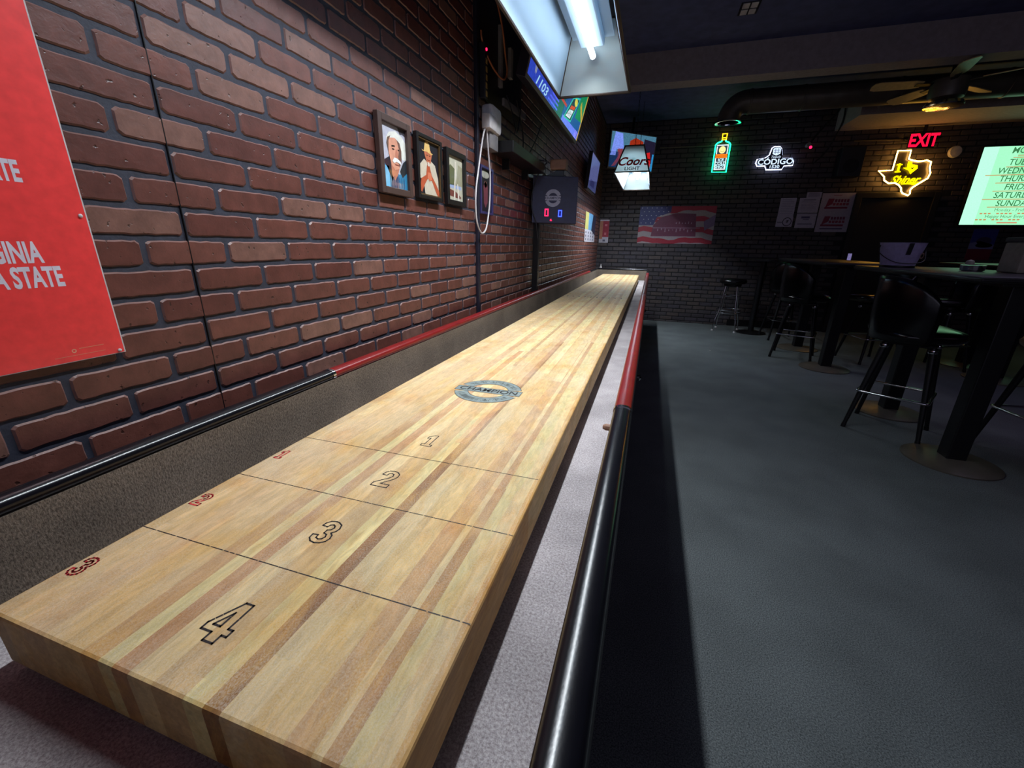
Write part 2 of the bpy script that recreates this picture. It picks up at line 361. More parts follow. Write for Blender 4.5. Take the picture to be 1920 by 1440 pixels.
# ------------------------------------------------------------------ setting
XW, YB, ZC = -.23, 7.5, 3.0
def brick_wall(name, M, U0, U1, V0, V1, pu, pv, u_seam, v_top, matb, matm, cols, relief, mort, npts=3, seams=None, jitter=.0012, thick=.12, holes=()):
    """M maps (u along, v up, w out) to the room; slab behind plus one raised block per brick"""
    mb = MB(); rnd = random.Random(3)
    mb.c = 0; mb.cols = []
    mb.box(U0, U1, V0, V1, -thick, 0, M=M)
    nslab = len(mb.bm.faces)
    row = 0; v = v_top
    palette = [lin(c) for c in cols]
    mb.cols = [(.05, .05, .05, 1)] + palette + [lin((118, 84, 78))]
    while v > V0:
        vb = v - pv + mort; rowoff = 0 if row % 2 == 0 else pu/2
        k = math.floor((U0-u_seam)/pu)-1
        while u_seam + k*pu + rowoff < U1:
            a = u_seam + k*pu + rowoff + mort/2; b = a + pu - mort
            k += 1
            parts = [(a, b)]
            if seams:
                for sm in seams:
                    pass
            for (p, q) in parts:
                p = max(p, U0+.001); q = min(q, U1-.001)
                if q-p < .012: continue
                lo, hi = max(vb, V0+.002), min(v, V1-.002)
                if hi-lo < .01: continue
                if any(p < h[1] and q > h[0] and lo < h[3] and hi > h[2] for h in holes): continue
                mb.c = 1+rnd.randrange(len(palette))
                be = relief*.8; rc = rnd.uniform(.003, .0085) if npts > 2 else .004; j = lambda: rnd.uniform(-jitter, jitter)
                out = []
                nu, nv = npts*2, 2
                for t in range(nu): out.append((p+(q-p)*(t+.0)/nu if t else p+rc, lo+j()))
                out.append((q-rc, lo+j())); out.append((q+j()*.5, lo+rc*.8)); out.append((q+j()*.5, (lo+hi)/2)); out.append((q+j()*.5, hi-rc*.8))
                for t in range(nu): out.append((q-(q-p)*(t+.0)/nu if t else q-rc, hi+j()))
                out.append((p+rc, hi+j())); out.append((p+j()*.5, hi-rc*.8)); out.append((p+j()*.5, (lo+hi)/2)); out.append((p+j()*.5, lo+rc*.8))
                cu, cv = (p+q)/2, (lo+hi)/2
                O, Ia = [], []
                for (x, y) in out:
                    O.append(mb.bm.verts.new(M @ Vector((x, y, 0))))
                    su = max(0.0, 1-be/max(1e-4, abs(x-cu))) if abs(x-cu) > be else 0
                    sv = max(0.0, 1-be/max(1e-4, abs(y-cv))) if abs(y-cv) > be else 0
                    su = min(1, su); sv = min(1, sv)
                    nx = x - math.copysign(be, x-cu)*(1 if abs(x-cu) > (q-p)/2-.010 else 0)
                    ny = y - math.copysign(be, y-cv)*(1 if abs(y-cv) > (hi-lo)/2-.008 else 0)
                    Ia.append(mb.bm.verts.new(M @ Vector((nx, ny, relief))))
                mb.face(Ia)
                mb.c = len(mb.cols)-1 if npts > 2 else mb.c  # bevels take the lighter last tone: lamp-lit edges put into the colour
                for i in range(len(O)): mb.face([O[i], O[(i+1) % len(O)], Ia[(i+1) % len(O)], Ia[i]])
        v -= pv; row += 1
    o = mb.build(name, matb, fixn=True)
    o.data.materials.append(matm)
    for i in range(nslab): o.data.polygons[i].material_index = 1
    o['kind'] = 'structure'
    return o
def struct(mb, name, m):
    o = mb.build(name, m); o['kind'] = 'structure'; return o

SEAMS = [.640-1.4895, .640, .640+1.4895*1, .640+1.4895*2, .640+1.4895*3, .640+1.4895*4]
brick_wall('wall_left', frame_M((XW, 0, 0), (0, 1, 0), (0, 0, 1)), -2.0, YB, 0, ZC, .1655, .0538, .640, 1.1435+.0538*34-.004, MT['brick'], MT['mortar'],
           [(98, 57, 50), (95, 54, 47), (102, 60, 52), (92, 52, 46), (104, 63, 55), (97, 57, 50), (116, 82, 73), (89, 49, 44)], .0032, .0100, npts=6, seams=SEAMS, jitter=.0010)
for i, y in enumerate(SEAMS[1:2] + SEAMS[3:]):
    m = MB(); m.box(XW, XW+.0036, y-.0009, y+.0009, .1, ZC-.02); struct(m, 'trim_%d' % (i+3), MT['bmetal'])
door_hole = (3.33, 4.17, 0, 1.89)
Mb = frame_M((0, YB, 0), (1, 0, 0), (0, 0, 1))
brick_wall('wall_back', Mb, XW-.12, 7.0, 0, ZC, .196, .0645, .03, ZC-.01, MT['brickb'], MT['mortarb'],
           [(62, 56, 60), (56, 50, 55), (68, 60, 62), (60, 54, 62), (72, 62, 60)], .005, .012, npts=1, jitter=.0006, holes=[(3.27, 4.23, -1, 1.95)])
m = MB(); m.box(7.0, 7.12, -2, 7.5, 0, ZC); struct(m, 'wall_right', MT['blackwood'])
m = MB(); m.box(-.35, 7.12, -2.12, -2, 0, ZC); struct(m, 'wall_front', MT['blackwood'])
m = MB(); m.box(-.35, 7.12, -2.12, 7.62, -.1, 0); struct(m, 'floor', MT['floor'])
m = MB(); m.box(-.35, 7.12, -2.12, 7.62, ZC, ZC+.1); struct(m, 'ceiling', MT['ceil'])
m = MB(); m.box(-.23, 7.0, 5.05, 5.25, 2.735, ZC); struct(m, 'trim_1', MT['beam'])
m = MB(); m.box(2.85, 7.0, 6.72, 7.495, 2.73, ZC); struct(m, 'trim_2', MT['beam'])
m = MB(); m.box(1.95, 7.0, 7.482, 7.5, 0, .1); struct(m, 'baseboard_back', MT['blackwood'])
# door in the back wall with its frame and a narrow pale strip given a glow
d = D.objects.new('door_1', None); COL.objects.link(d); d.location = (3.75, YB, 0); d['kind'] = 'structure'
m = MB(); m.box(3.28, 3.35, 7.44, 7.5, 0, 1.95, .004).box(4.15, 4.22, 7.44, 7.5, 0, 1.95, .004).box(3.35, 4.15, 7.44, 7.5, 1.88, 1.95, .004); m.build('door_frame', MT['door'], d)
m = MB(); m.box(3.35, 4.15, 7.465, 7.498, .01, 1.88); m.build('door_leaf', MT['door'], d)
a = Art((3.365, 7.463, .78), (1, 0, 0), (0, 0, 1)); a.rect(0, 0, .048, .155, (150, 140, 205)); a.rect(0, .18, .048, .37, (160, 150, 215)); tag(a.build('door_strip', MT['screend'], d), 'narrow pale glowing strip')
m = MB(); m.tube([(4.08, 7.465, .98), (4.08, 7.41, .98), (3.98, 7.41, .98)], .009, 8); m.build('door_handle', MT['chrome'], d, smooth=True)

# ------------------------------------------------------------------ shuffleboard table
XL, XR, Y0, Y1 = -.104, .624, -.06, 6.78      # inside of the cabinet
BY0, BY1, W = .163, 6.57, .52
tb = thing('shuffleboard_table', 'long maple shuffleboard table with black and red padded rails against the brick wall', 'table', (.26, 3.3, 0))
m = MB(); m.box(0, W, BY0, BY1, ZB-.076, ZB, .004); board = m.build('playing_board', MT['maple'], tb)
# the maple pattern is laid out in board coordinates: move the origin to the board's near left corner
board.data.transform(Matrix.Translation(base(tb))); board.location = -base(tb)
m = MB(); m.box(.06, .46, .3, 6.4, ZB-.0895, ZB-.076); m.build('board_cradle', MT['blackwood'], tb)
zf = ZB-.090
m = MB(); m.box(XL, XR, Y0, Y1, zf-.02, zf)
m.build('gutter_floor', MT['gutter'], tb)
m = MB(); m.box(XL-.008, XL, Y0, Y1, zf, ZB+.05).box(XL, XR, Y1, Y1+.008, zf, ZB+.05).box(XL, XR, Y0-.008, Y0, zf, ZB+.05)
m.build('gutter_lining', MT['liner'], tb)
m = MB(); m.box(XR, XR+.008, Y0, Y1, zf, ZB+.046); tag(m.build('gutter_lining', MT['gutter'], tb), 'pale grey carpet lining of the aisle side')
for x0, x1 in ((XL-.035, XL-.008), (XR+.008, XR+.035)):
    m = MB(); m.box(x0, x1, Y0-.03, Y1+.03, .42, ZB+.05, .003); m.build('side_panel', MT['blackwood'], tb)
for y0, y1 in ((Y0-.035, Y0-.008), (Y1+.008, Y1+.035)):
    m = MB(); m.box(XL-.008, XR+.008, y0, y1, .42, ZB+.05, .003); m.build('end_panel', MT['blackwood'], tb)
def rail_bar(x, y0, y1, mm, name, lab):
    m = MB(); zc = ZB+.0605; prof = []
    for k in range(20):
        a = 2*math.pi*k/20; prof.append((x+.0185*math.copysign(abs(math.cos(a))**.85, math.cos(a)), zc+.0130*math.copysign(abs(math.sin(a))**.85, math.sin(a))))
    A = [m.bm.verts.new((p[0], y0, p[1])) for p in prof]; B = [m.bm.verts.new((p[0], y1, p[1])) for p in prof]
    m.face(A); m.face(B[::-1])
    for k in range(20): m.face([A[k], A[(k+1) % 20], B[(k+1) % 20], B[k]])
    return tag(m.build(name, mm, tb, smooth=True), lab)
for sx, x in (('left', XL-.017), ('right', XR+.017)):
    rail_bar(x, Y0-.03, .855, MT['black'], 'padded_rail', 'black padded rail')
    rail_bar(x, .865, 3.17, MT['red'], 'padded_rail', 'red padded rail')
    rail_bar(x, 3.18, 5.9, MT['red'], 'padded_rail', 'red padded rail')
    rail_bar(x, 5.91, Y1+.03, MT['black'], 'padded_rail', 'black padded rail')
    for y in (.86, 3.175, 5.905):
        m = MB(); ring = []
        for yy in (y-.005, y+.005):
            ring.append([m.bm.verts.new((x+.0198*math.copysign(abs(math.cos(2*math.pi*k/20))**.85, math.cos(2*math.pi*k/20)), yy, ZB+.0605+.0143*math.copysign(abs(math.sin(2*math.pi*k/20))**.85, math.sin(2*math.pi*k/20)))) for k in range(20)])
        m.face(ring[0]); m.face(ring[1][::-1])
        for k in range(20): m.face([ring[0][k], ring[0][(k+1) % 20], ring[1][(k+1) % 20], ring[1][k]])
        m.build('rail_collar', MT['chrome'], tb, smooth=True)
m = MB(); m.tube([(XL, Y1+.02, ZB+.0625), (XR, Y1+.02, ZB+.0625)], .014, 16); m.build('end_rail', MT['black'], tb, smooth=True)
m = MB(); m.tube([(XL, Y0-.02, ZB+.0625), (XR, Y0-.02, ZB+.0625)], .014, 16); m.build('end_rail', MT['black'], tb, smooth=True)
m = MB(); m.lathe([(.004, -.014), (.007, -.008), (.007, .008), (.004, .012)], (XR-.003, .80, ZB+.046), 10, 'X'); tag(m.build('rail_bolt', MT['brownb'], tb), 'small brown bolt head')
for y in (.45, 2.3, 4.3, 6.2):
    for x in (-.06, .58):
        m = MB(); m.box(x-.05, x+.05, y-.06, y+.06, .03, .5, .004).box(x-.06, x+.06, y-.07, y+.07, 0, .03, .003); m.build('leg', MT['blackwood'], tb)
for x, y in ((.665, 2.0), (.665, 4.3)):
    m = MB(); m.lathe([(.012, 0), (.016, .012), (.008, .02)], (x-.004, y, .60), 10, 'X'); m.build('level_bolt', MT['chrome'], tb)
m = MB(); m.box(-.153, XL-.0355, Y0-.03, Y1+.03, ZB+.030, ZB+.054, .003); m.build('back_ledge', MT['black'], tb)
# markings
DIG = {
 '4': [[(.30, 0), (.30, .2), (0, .2), (0, .36), (.36, 1), (.58, 1), (.58, .36), (.72, .36), (.72, .2), (.58, .2), (.58, 0)], [(.16, .36), (.36, .36), (.36, .72)]],
 '1': [[(.1, 0), (.1, .14), (.22, .14), (.22, .72), (.08, .66), (.08, .82), (.28, 1), (.44, 1), (.44, .14), (.56, .14), (.56, 0)]],
 '2': [[(0, 0), (0, .18), (.36, .56), (.42, .68), (.38, .8), (.28, .84), (.2, .78), (.18, .68), (0, .7), (.04, .86), (.14, .97), (.3, 1), (.46, .96), (.58, .84), (.6, .68), (.54, .52), (.26, .18), (.6, .18), (.6, 0)]],
 '3': [[(0, .3), (.02, .14), (.14, .03), (.3, 0), (.46, .04), (.58, .14), (.62, .28), (.58, .42), (.48, .5), (.57, .6), (.6, .74), (.54, .9), (.4, .98), (.28, 1), (.12, .96), (.02, .84), (0, .72), (.18, .7), (.22, .8), (.3, .84), (.38, .8), (.42, .72), (.38, .62), (.28, .58), (.28, .44), (.4, .4), (.44, .3), (.4, .2), (.3, .16), (.2, .2), (.18, .32)]]}
def digit(ch, cx, y0, h, w, rgb, gaps):
    a = Art((0, 0, ZB+.0003), (1, 0, 0), (0, 1, 0)); wid = .66*h
    for path in DIG[ch]: a.stroke([(cx-wid/2+x*h, y0+y*h) for x, y in path], w, rgb, True, gaps)
    return a
for ch, y0, h, w in (('4', .213, .050, .0024), ('3', .371, .048, .0022), ('2', .521, .052, .002), ('1', .681, .050, .0019)):
    digit(ch, .262, y0, h, w, (22, 16, 18), .0012).build('zone_number', MT['ink'], tb)
for ch, y0, lab in (('3', .226, 'faded red 3'), ('2', .381, 'red 2'), ('1', .541, 'red 1')):
    tag(digit(ch, .019, y0, .030, .0026, (190, 44, 50), .002).build('zone_number', MT['ink'], tb), lab)
for y in (.3195, .4745, .632):
    a = Art((0, 0, ZB+.0003), (1, 0, 0), (0, 1, 0)); a.stroke([(.001, y), (W-.002, y)], .0013, (30, 24, 24), False, .003); a.build('scoring_line', MT['ink'], tb)
a = Art((.262, 1.045, ZB+.0003), (1, 0, 0), (0, 1, 0))
G = (118, 130, 128)
for a0, a1 in ((18, 162), (198, 342)):
    a.arc(0, 0, .058, .094, a0, a1, G, 30)
a.rect(-.097, -.019, .097, .019, G).up()
for a0, a1 in ((18, 162), (198, 342)):
    a.arc(0, 0, .0565, .058, a0, a1, (46, 50, 48), 30).arc(0, 0, .094, .0955, a0, a1, (46, 50, 48), 30)
a.stroke([(-.097, -.019), (.097, -.019), (.097, .019), (-.097, .019)], .0014, (46, 50, 48))
a.text('CHAMPION', 0, 0, .036, (28, 30, 30), bold=.0006, xs=.93)
for a0, a1 in ((30, 150), (212, 328)):
    k = a0
    while k < a1:
        q = R.uniform(2.0, 4.5); r1, r2 = R.choice(((.068, .086), (.070, .074), (.080, .085), (.068, .084)))
        a.arc(0, 0, r1, r2, k, k+R.uniform(.8, 2.0), (70, 76, 74), 1); k += q
tag(a.build('board_logo', MT['ink'], tb), 'faded grey round maker emblem')
for k in range(10):
    a = Art((0, 0, ZB+.0003), (1, 0, 0), (0, 1, 0)); a.rect(.038+k*.0482-.0035, 3.44, .038+k*.0482+.0035, 3.50, (24, 20, 18)); a.build('centre_mark', MT['ink'], tb)

# ------------------------------------------------------------------ pendant lamps over the table
def table_lamp(cx, y0, y1, z0, label, watts):
    t = thing('table_lamp', label, 'lamp', (cx, (y0+y1)/2, z0), 'pendant lamps above the shuffleboard table')
    wb, wt, h, sl = .183, .10, .275, .12       # half width at the bottom and top, height, slope of the ends
    z1 = z0+h
    for s in (-1, 1):
        m = MB()
        b0, b1 = (cx+s*wb, y0, z0), (cx+s*wb, y1, z0); t0, t1 = (cx+s*wt, y0+sl, z1), (cx+s*wt, y1-sl, z1)
        o0, o1 = (cx+s*(wb+.006), y0, z0), (cx+s*(wb+.006), y1, z0); p0, p1 = (cx+s*(wt+.006), y0+sl, z1), (cx+s*(wt+.006), y1-sl, z1)
        for q in ((o0, o1, p1, p0), (b0, t0, t1, b1), (b0, b1, o1, o0), (t0, p0, p1, t1), (b0, o0, p0, t0), (b1, t1, p1, o1)): m.quad(*q)
        bmesh.ops.remove_doubles(m.bm, verts=list(m.bm.verts), dist=1e-5)
        m.build('side_shade', MT['darkwood'], t)
        m = MB(); e = .0015
        m.quad((cx+s*(wb-e), y0+.003, z0+.001), (cx+s*(wb-e), y1-.003, z0+.001), (cx+s*(wt-e), y1-sl-.003, z1-.004), (cx+s*(wt-e), y0+sl+.003, z1-.004))
        m.build('white_lining', MT['white'], t, fixn=False)
    for e, (ya, yb) in enumerate(((y0, y0+sl), (y1, y1-sl))):
        sgn = 1 if e == 0 else -1
        m = MB(); w1, w2 = wb-.003, wt-.002
        P = [(cx-w1, ya, z0), (cx+w1, ya, z0), (cx+w2, yb, z1-.004), (cx-w2, yb, z1-.004)]
        Q = [(p[0], p[1]+sgn*.003, p[2]) for p in P]
        m.quad(*P); m.quad(*Q[::-1])
        for i in range(4): m.quad(P[i], Q[i], Q[(i+1) % 4], P[(i+1) % 4])
        bmesh.ops.remove_doubles(m.bm, verts=list(m.bm.verts), dist=1e-5)
        ep = m.build('end_shade', MT['panel'], t)
        vdir = Vector((0, yb-ya, h)).normalized()
        M_o = Vector((cx, ya, z0)) + vdir*.0 - Vector((0, sgn*.0012, 0))
        a = Art(M_o, (sgn, 0, 0), vdir, .0003)
        a.text('Coors', 0, .116, .132, (205, 30, 42), bold=.0032, shear=.35, xs=.96); a.text('LIGHT', .0, .036, .054, (50, 62, 50), bold=.0012, xs=1.05)
        tag(a.build('brand_lettering', MT['print'], ep), 'red script over dark capitals')
    fr = .007
    m = MB()
    for e, (ya, yb) in enumerate(((y0, y0+sl), (y1, y1-sl))):
        m.tube([(cx-wb, ya, z0), (cx+wb, ya, z0)], fr, 8).tube([(cx-wt, yb, z1), (cx+wt, yb, z1)], fr, 8)
        for s in (-1, 1): m.tube([(cx+s*wb, ya, z0), (cx+s*wt, yb, z1)], fr, 8)
    for s in (-1, 1): m.tube([(cx+s*(wb+.002), y0, z0), (cx+s*(wb+.002), y1, z0)], fr, 8)
    m.build('shade_frame', MT['darkwood'], t, smooth=True)
    m = MB(); m.box(cx-wt-.008, cx+wt+.008, y0+sl, y1-sl, z1, z1+.008, .002); m.build('top_panel', MT['darkwood'], t)
    m = MB(); m.box(cx-wt, cx+wt, y0+sl, y1-sl, z1-.075, z1-.068); m.build('ceiling_lining', MT['white'], t)
    m = MB(); m.box(cx-.058, cx+.058, y0+sl+.02, y1-sl-.02, z1-.118, z1-.077, .006); fx = m.build('tube_fixture', MT['white'], t)
    zt = z1-.142
    m = MB(); m.tube([(cx, y0+sl-.02, zt), (cx, y1-sl+.02, zt)], .0135, 16); m.build('fluorescent_tube', MT['tube'] if y0 < 3 else MT['tube2'], fx, smooth=True)
    tl = lamp('tube_light', 'AREA', (cx, (y0+y1)/2, zt-.016), watts, (.90, .955, 1.0), .03, (0, 0, 0), y1-y0-2*sl); tl.data.spread = math.radians(132)
    for y in (y0+sl-.022, y1-sl+.022):
        m = MB(); m.lathe([(.0145, -.008), (.0145, .008)], (cx, y, zt), 16, 'Y'); m.build('tube_cap', MT['chrome'], fx, smooth=True)
    for y in (y0+sl+.1, y1-sl-.1):
        m = MB(); z = z1+.008; k = 0
        while z < ZC-.012:
            rx, ry = (.006, .0015) if k % 2 else (.0015, .006)
            pts = [(cx+rx*math.cos(q*math.pi/3), y+ry*math.cos(q*math.pi/3), z+.013+.013*math.sin(q*math.pi/3)) for q in range(6)]
            m.tube(pts, .0018, 5, closed=True); z += .021; k += 1
        m.build('hanging_chain', MT['bmetal'], t)
    return t
table_lamp(.278, .40, 2.56, 1.95, 'white lined shuffleboard pendant lamp nearest the camera, its fluorescent tube showing', LAMP_W*1.62)
l2 = table_lamp(.355, 5.15, 6.75, 1.965, 'pendant lamp over the far end of the table with a glowing beer logo end panel', LAMP_W*1.2)

# ------------------------------------------------------------------ things on the left wall
def wall_frame(y0, y1, z0, z1, bw, fm, label, depth=.018, matt=None):
    t = thing('picture_frame', label, 'picture frame', (XW+.006, (y0+y1)/2, z0), 'framed photographs on the brick wall')
    x0 = XW+.007; x1 = x0+depth
    m = MB()
    m.box(x0, x1, y0, y0+bw, z0, z1, .002).box(x0, x1, y1-bw, y1, z0, z1, .002).box(x0, x1, y0+bw, y1-bw, z1-bw, z1, .002).box(x0, x1, y0+bw, y1-bw, z0, z0+bw, .002)
    m.build('frame', fm, t)
    m = MB(); m.box(x0, x0+.006, y0+bw*.5, y1-bw*.5, z0+bw*.5, z1-bw*.5); m.build('backing', MT['plastic'], t)
    a = Art((x0+.0065, y0+bw, z0+bw), (0, 1, 0), (0, 0, 1), .0003); return t, a, (y1-y0-2*bw), (z1-z0-2*bw)
BR = mat('brown_frame', (66, 48, 44), .45); BK = mat('black_frame', (20, 18, 20), .35); GD = mat('gold_frame', (96, 74, 44), .35, metal=.4)
t, a, w, h = wall_frame(1.300, 1.495, 1.355, 1.592, .022, BR, 'brown framed portrait of a man in a pale hat with a white moustache')
S = lambda pts: [(x*w, y*h) for x, y in pts]
a.rect(0, 0, w, h, (176, 176, 190)).up()
a.poly(S([(.70, 1), (.78, .90), (.88, .92), (1, .90), (1, 1)]), (60, 58, 66))
a.poly(S([(.22, .78), (.34, .88), (.6, .93), (.86, .88), (1, .80), (1, .52), (.86, .50), (.7, .6), (.3, .6)]), (214, 214, 206)).up()
a.poly(S([(0, .40), (.12, .42), (.30, .50), (.36, .30), (.70, .24), (.85, .42), (1, .50), (1, 0), (0, 0)]), (44, 120, 160)).up()
a.poly(S([(.05, .41), (.30, .50), (.42, .20), (.38, .10), (.2, .3)]), (26, 34, 44)); a.poly(S([(.70, .30), (.86, .46), (1, .52), (1, .30), (.8, .2)]), (30, 38, 46))
a.poly(S([(.30, 0), (.36, .2), (.62, .22), (.62, 0)]), (40, 70, 110)); a.rect(.0*w, 0, .26*w, .34*h, (84, 170, 214)); a.up()
a.poly(S([(.34, .44), (.36, .22), (.46, .12), (.60, .22), (.72, .40)]), (176, 112, 92)); a.up()
a.poly(S([(.26, .72), (.34, .79), (.55, .82), (.74, .76), (.80, .64), (.78, .46), (.68, .34), (.50, .30), (.36, .38), (.28, .55)]), (206, 146, 122)).up()
a.poly(S([(.62, .80), (.74, .76), (.80, .64), (.78, .46), (.68, .36), (.64, .5), (.70, .66)]), (110, 78, 68)); a.poly(S([(.22, .70), (.26, .79), (.38, .83), (.30, .74), (.27, .58)]), (104, 78, 66)); a.up()
a.poly(S([(.40, .685), (.52, .70), (.54, .675), (.40, .66)]), (46, 34, 30)); a.ell(.46*w, .63*h, .05*w, .012*h, (60, 42, 38)); a.ell(.68*w, .64*h, .035*w, .012*h, (50, 36, 32))
a.poly(S([(.56, .64), (.62, .64), (.66, .50), (.52, .50)]), (186, 120, 98)); a.up()
a.poly(S([(.40, .44), (.48, .50), (.60, .50), (.74, .46), (.76, .41), (.66, .43), (.56, .44), (.46, .41)]), (228, 226, 224)); a.rect(.50*w, .385*h, .66*w, .40*h, (140, 72, 64))
for k in range(5): a.rect((.44+.1*k)*w, .02*h, (.455+.1*k)*w, .2*h, (30, 70, 120))
a.build('photograph', MT['gloss'], t)
t, a, w, h = wall_frame(1.540, 1.742, 1.362, 1.588, .014, BK, 'dark framed portrait of a man in a tan hat with clasped hands')
mm_ = MB(); X0_ = XW+.0135
for q in ((1.554, 1.559, 1.376, 1.574), (1.723, 1.728, 1.376, 1.574), (1.559, 1.723, 1.376, 1.381), (1.559, 1.723, 1.569, 1.574)): mm_.box(X0_, X0_+.008, q[0], q[1], q[2], q[3], .001)
mm_.build('inner_lip', GD, t)
a.rect(0, 0, w, h, (24, 24, 34)).up()
a.poly(S([(.10, .30), (.12, .55), (.30, .66), (.42, .62), (.60, .66), (.80, .60), (.94, .36), (.96, .04), (.30, 0), (.24, .3)]), (196, 184, 164)).up()
a.poly(S([(.40, .86), (.30, .82), (.34, .72), (.46, .56), (.60, .62), (.66, .76), (.62, .84)]), (184, 104, 74)).up()
a.poly(S([(.20, .815), (.30, .80), (.36, .96), (.48, .985), (.56, .94), (.60, .81), (.72, .795), (.66, .77), (.44, .80), (.24, .79)]), (216, 178, 110))
a.poly(S([(.05, .10), (.14, .30), (.36, .38), (.42, .56), (.54, .56), (.62, .40), (.84, .24), (.98, .12), (.98, .02), (.86, .05), (.62, .30), (.52, .30), (.46, .34), (.30, .22), (.14, .05)]), (176, 82, 52)).up()
a.poly(S([(.42, .34), (.46, .44), (.58, .44), (.62, .32), (.52, .28)]), (206, 116, 84)); a.ell(.44*w, .74*h, .03*w, .008*h, (70, 34, 26)); a.ell(.56*w, .74*h, .03*w, .008*h, (70, 34, 26)); a.rect(.44*w, .655*h, .56*w, .665*h, (120, 50, 40))
a.poly(S([(.44, .62), (.54, .62), (.52, .55), (.46, .55)]), (206, 196, 184))
a.build('photograph', MT['gloss'], t)
t, a, w, h = wall_frame(1.785, 1.985, 1.360, 1.583, .022, BK, 'black framed faded photograph of trees, third along the row')
a.rect(0, 0, w, h, (184, 180, 160)); a.up(); a.poly(S([(0, .35), (0, .7), (.2, .8), (.5, .72), (.55, .35)]), (92, 96, 66)); a.poly(S([(.55, .36), (.7, .85), (1, .8), (1, .36)]), (150, 146, 120))
a.poly(S([(0, .28), (0, .36), (.9, .36), (.9, .28)]), (150, 165, 200)); a.poly(S([(.05, .1), (.1, .25), (.5, .22), (.9, .10), (.8, .06)]), (110, 60, 52)); a.up()
a.poly(S([(.36, 0), (.50, .9), (.58, .9), (.46, 0)]), (208, 200, 186)); a.poly(S([(.66, 0), (.62, .4), (.68, .4), (.76, 0)]), (214, 206, 196)); a.build('photograph', MT['gloss'], t)
t, a, w, h = wall_frame(2.17, 2.352, 1.348, 1.580, .013, mat('violet_frame', (52, 48, 92), .35), 'narrow dark framed picture behind the hanging white cord')
a.rect(0, 0, w, h, (34, 30, 36)); a.up(); a.ell(.45*w, .88*h, .38*w, .085*h, (176, 172, 160)); a.poly(S([(.35, .2), (.3, .6), (.5, .75), (.7, .6), (.7, .25), (.5, .1)]), (120, 62, 74)); a.ell(.5*w, .66*h, .12*w, .08*h, (150, 100, 96)); a.rect(0, -.035*h, w, .0, (176, 160, 96)); a.build('photograph', MT['gloss'], t)

# big red poster
t = thing('poster', 'large red poster of university names in white, fixed to the brick wall', 'poster', (XW+.007, .15, 1.0))
m = MB(); m.box(XW+.0065, XW+.0095, -.30, .481, 1.003, 1.9); m.build('poster_edge', MT['wplast'], t)
a = Art((XW+.0098, 0, 0), (0, 1, 0), (0, 0, 1), .0002); a.rect(-.30, 1.004, .479, 1.9, (236, 64, 64)).up()
WT = (214, 208, 222)
def rtext(a, body, yr, zc, size, xs=.50):
    V, F = text2d(body, size, bold=size*.035, xs=xs, align='RIGHT'); mx = max(v[0] for v in V); a.col(WT)
    vv = [a.bm.verts.new(a.P(yr-mx+x, zc+y)) for x, y in V]
    for f in F: a.face([vv[i] for i in f])
rtext(a, 'STATE', .416, 1.2845, .039); rtext(a, 'WEST VIRGINIA', .411, 1.173, .041); rtext(a, 'WEST VIRGINIA STATE', .427, 1.137, .041); rtext(a, 'CONNECTICUT', .425, 1.497, .041)
a.arc(.411, 1.0205, .0018, .0032, 0, 360, (226, 160, 130), 12); a.rect(.418, 1.0225, .452, 1.0235, (226, 140, 110)); a.rect(.385, 1.0125, .452, 1.0135, (222, 120, 100))
a.build('poster_print', MT['gloss'], t)
for z in (1.23, 1.008):
    m = MB(); m.lathe([(.003, 0), (.0028, .0012), (.001, .002)], (XW+.0102, .472, z), 10, 'X'); m.build('pin', MT['wplast'], t)

# cover strip / conduit up the wall
m = MB(); m.box(XW+.004, XW+.022, 2.135, 2.160, .05, ZC, .003); tag(m.build('cable_conduit', MT['pole'], smooth=False), 'thin dark vertical conduit covering the panel joint on the brick wall', 'conduit')
# white plug-in adapter with its cord
t = thing('surge_adapter', 'white plug-in surge adapter on the wall beside the conduit', 'adapter', (XW+.007, 2.27, 1.67))
m = MB(); m.box(XW+.03, XW+.075, 2.165, 2.27, 1.735, 1.80, .008).box(XW+.006, XW+.07, 2.215, 2.36, 1.735, 1.855, .018); m.build('adapter_body', MT['wplast'], t, smooth=True)
m = MB(); m.box(XW+.006, XW+.055, 2.225, 2.345, 1.66, 1.735, .006); tag(m.build('adapter_base', MT['gplast'], t, smooth=True), 'grey lower block')
for dz in (0, .022):
    m = MB(); m.box(XW+.0695, XW+.0712, 2.235, 2.245, 1.765+dz, 1.774+dz); m.build('socket_slot', MT['plastic'], t)
def smooth_path(p, n=4):
    out = []
    P = [p[0]] + list(p) + [p[-1]]
    for i in range(1, len(P)-2):
        for k in range(n):
            t = k/n; q = []
            for d_ in range(len(p[0])):
                a0, a1, a2, a3 = (P[i-1][d_], P[i][d_], P[i+1][d_], P[i+2][d_])
                q.append(.5*((2*a1)+(-a0+a2)*t+(2*a0-5*a1+4*a2-a3)*t*t+(-a0+3*a1-3*a2+a3)*t**3))
            out.append(tuple(q))
    out.append(p[-1]); return out
m = MB(); pts = [(2.185, 1.745), (2.15, 1.70), (2.115, 1.62), (2.085, 1.54), (2.055, 1.46), (2.045, 1.40), (2.05, 1.33), (2.075, 1.28), (2.125, 1.25), (2.18, 1.27), (2.215, 1.33), (2.24, 1.42), (2.245, 1.54), (2.225, 1.62), (2.205, 1.70), (2.20, 1.75)]
m.tube(smooth_path([(XW+.045, y, z) for y, z in pts]), .0042, 8); tag(m.build('hanging_cord', MT['wplast'], t, smooth=True), 'white cord hanging in a loop')

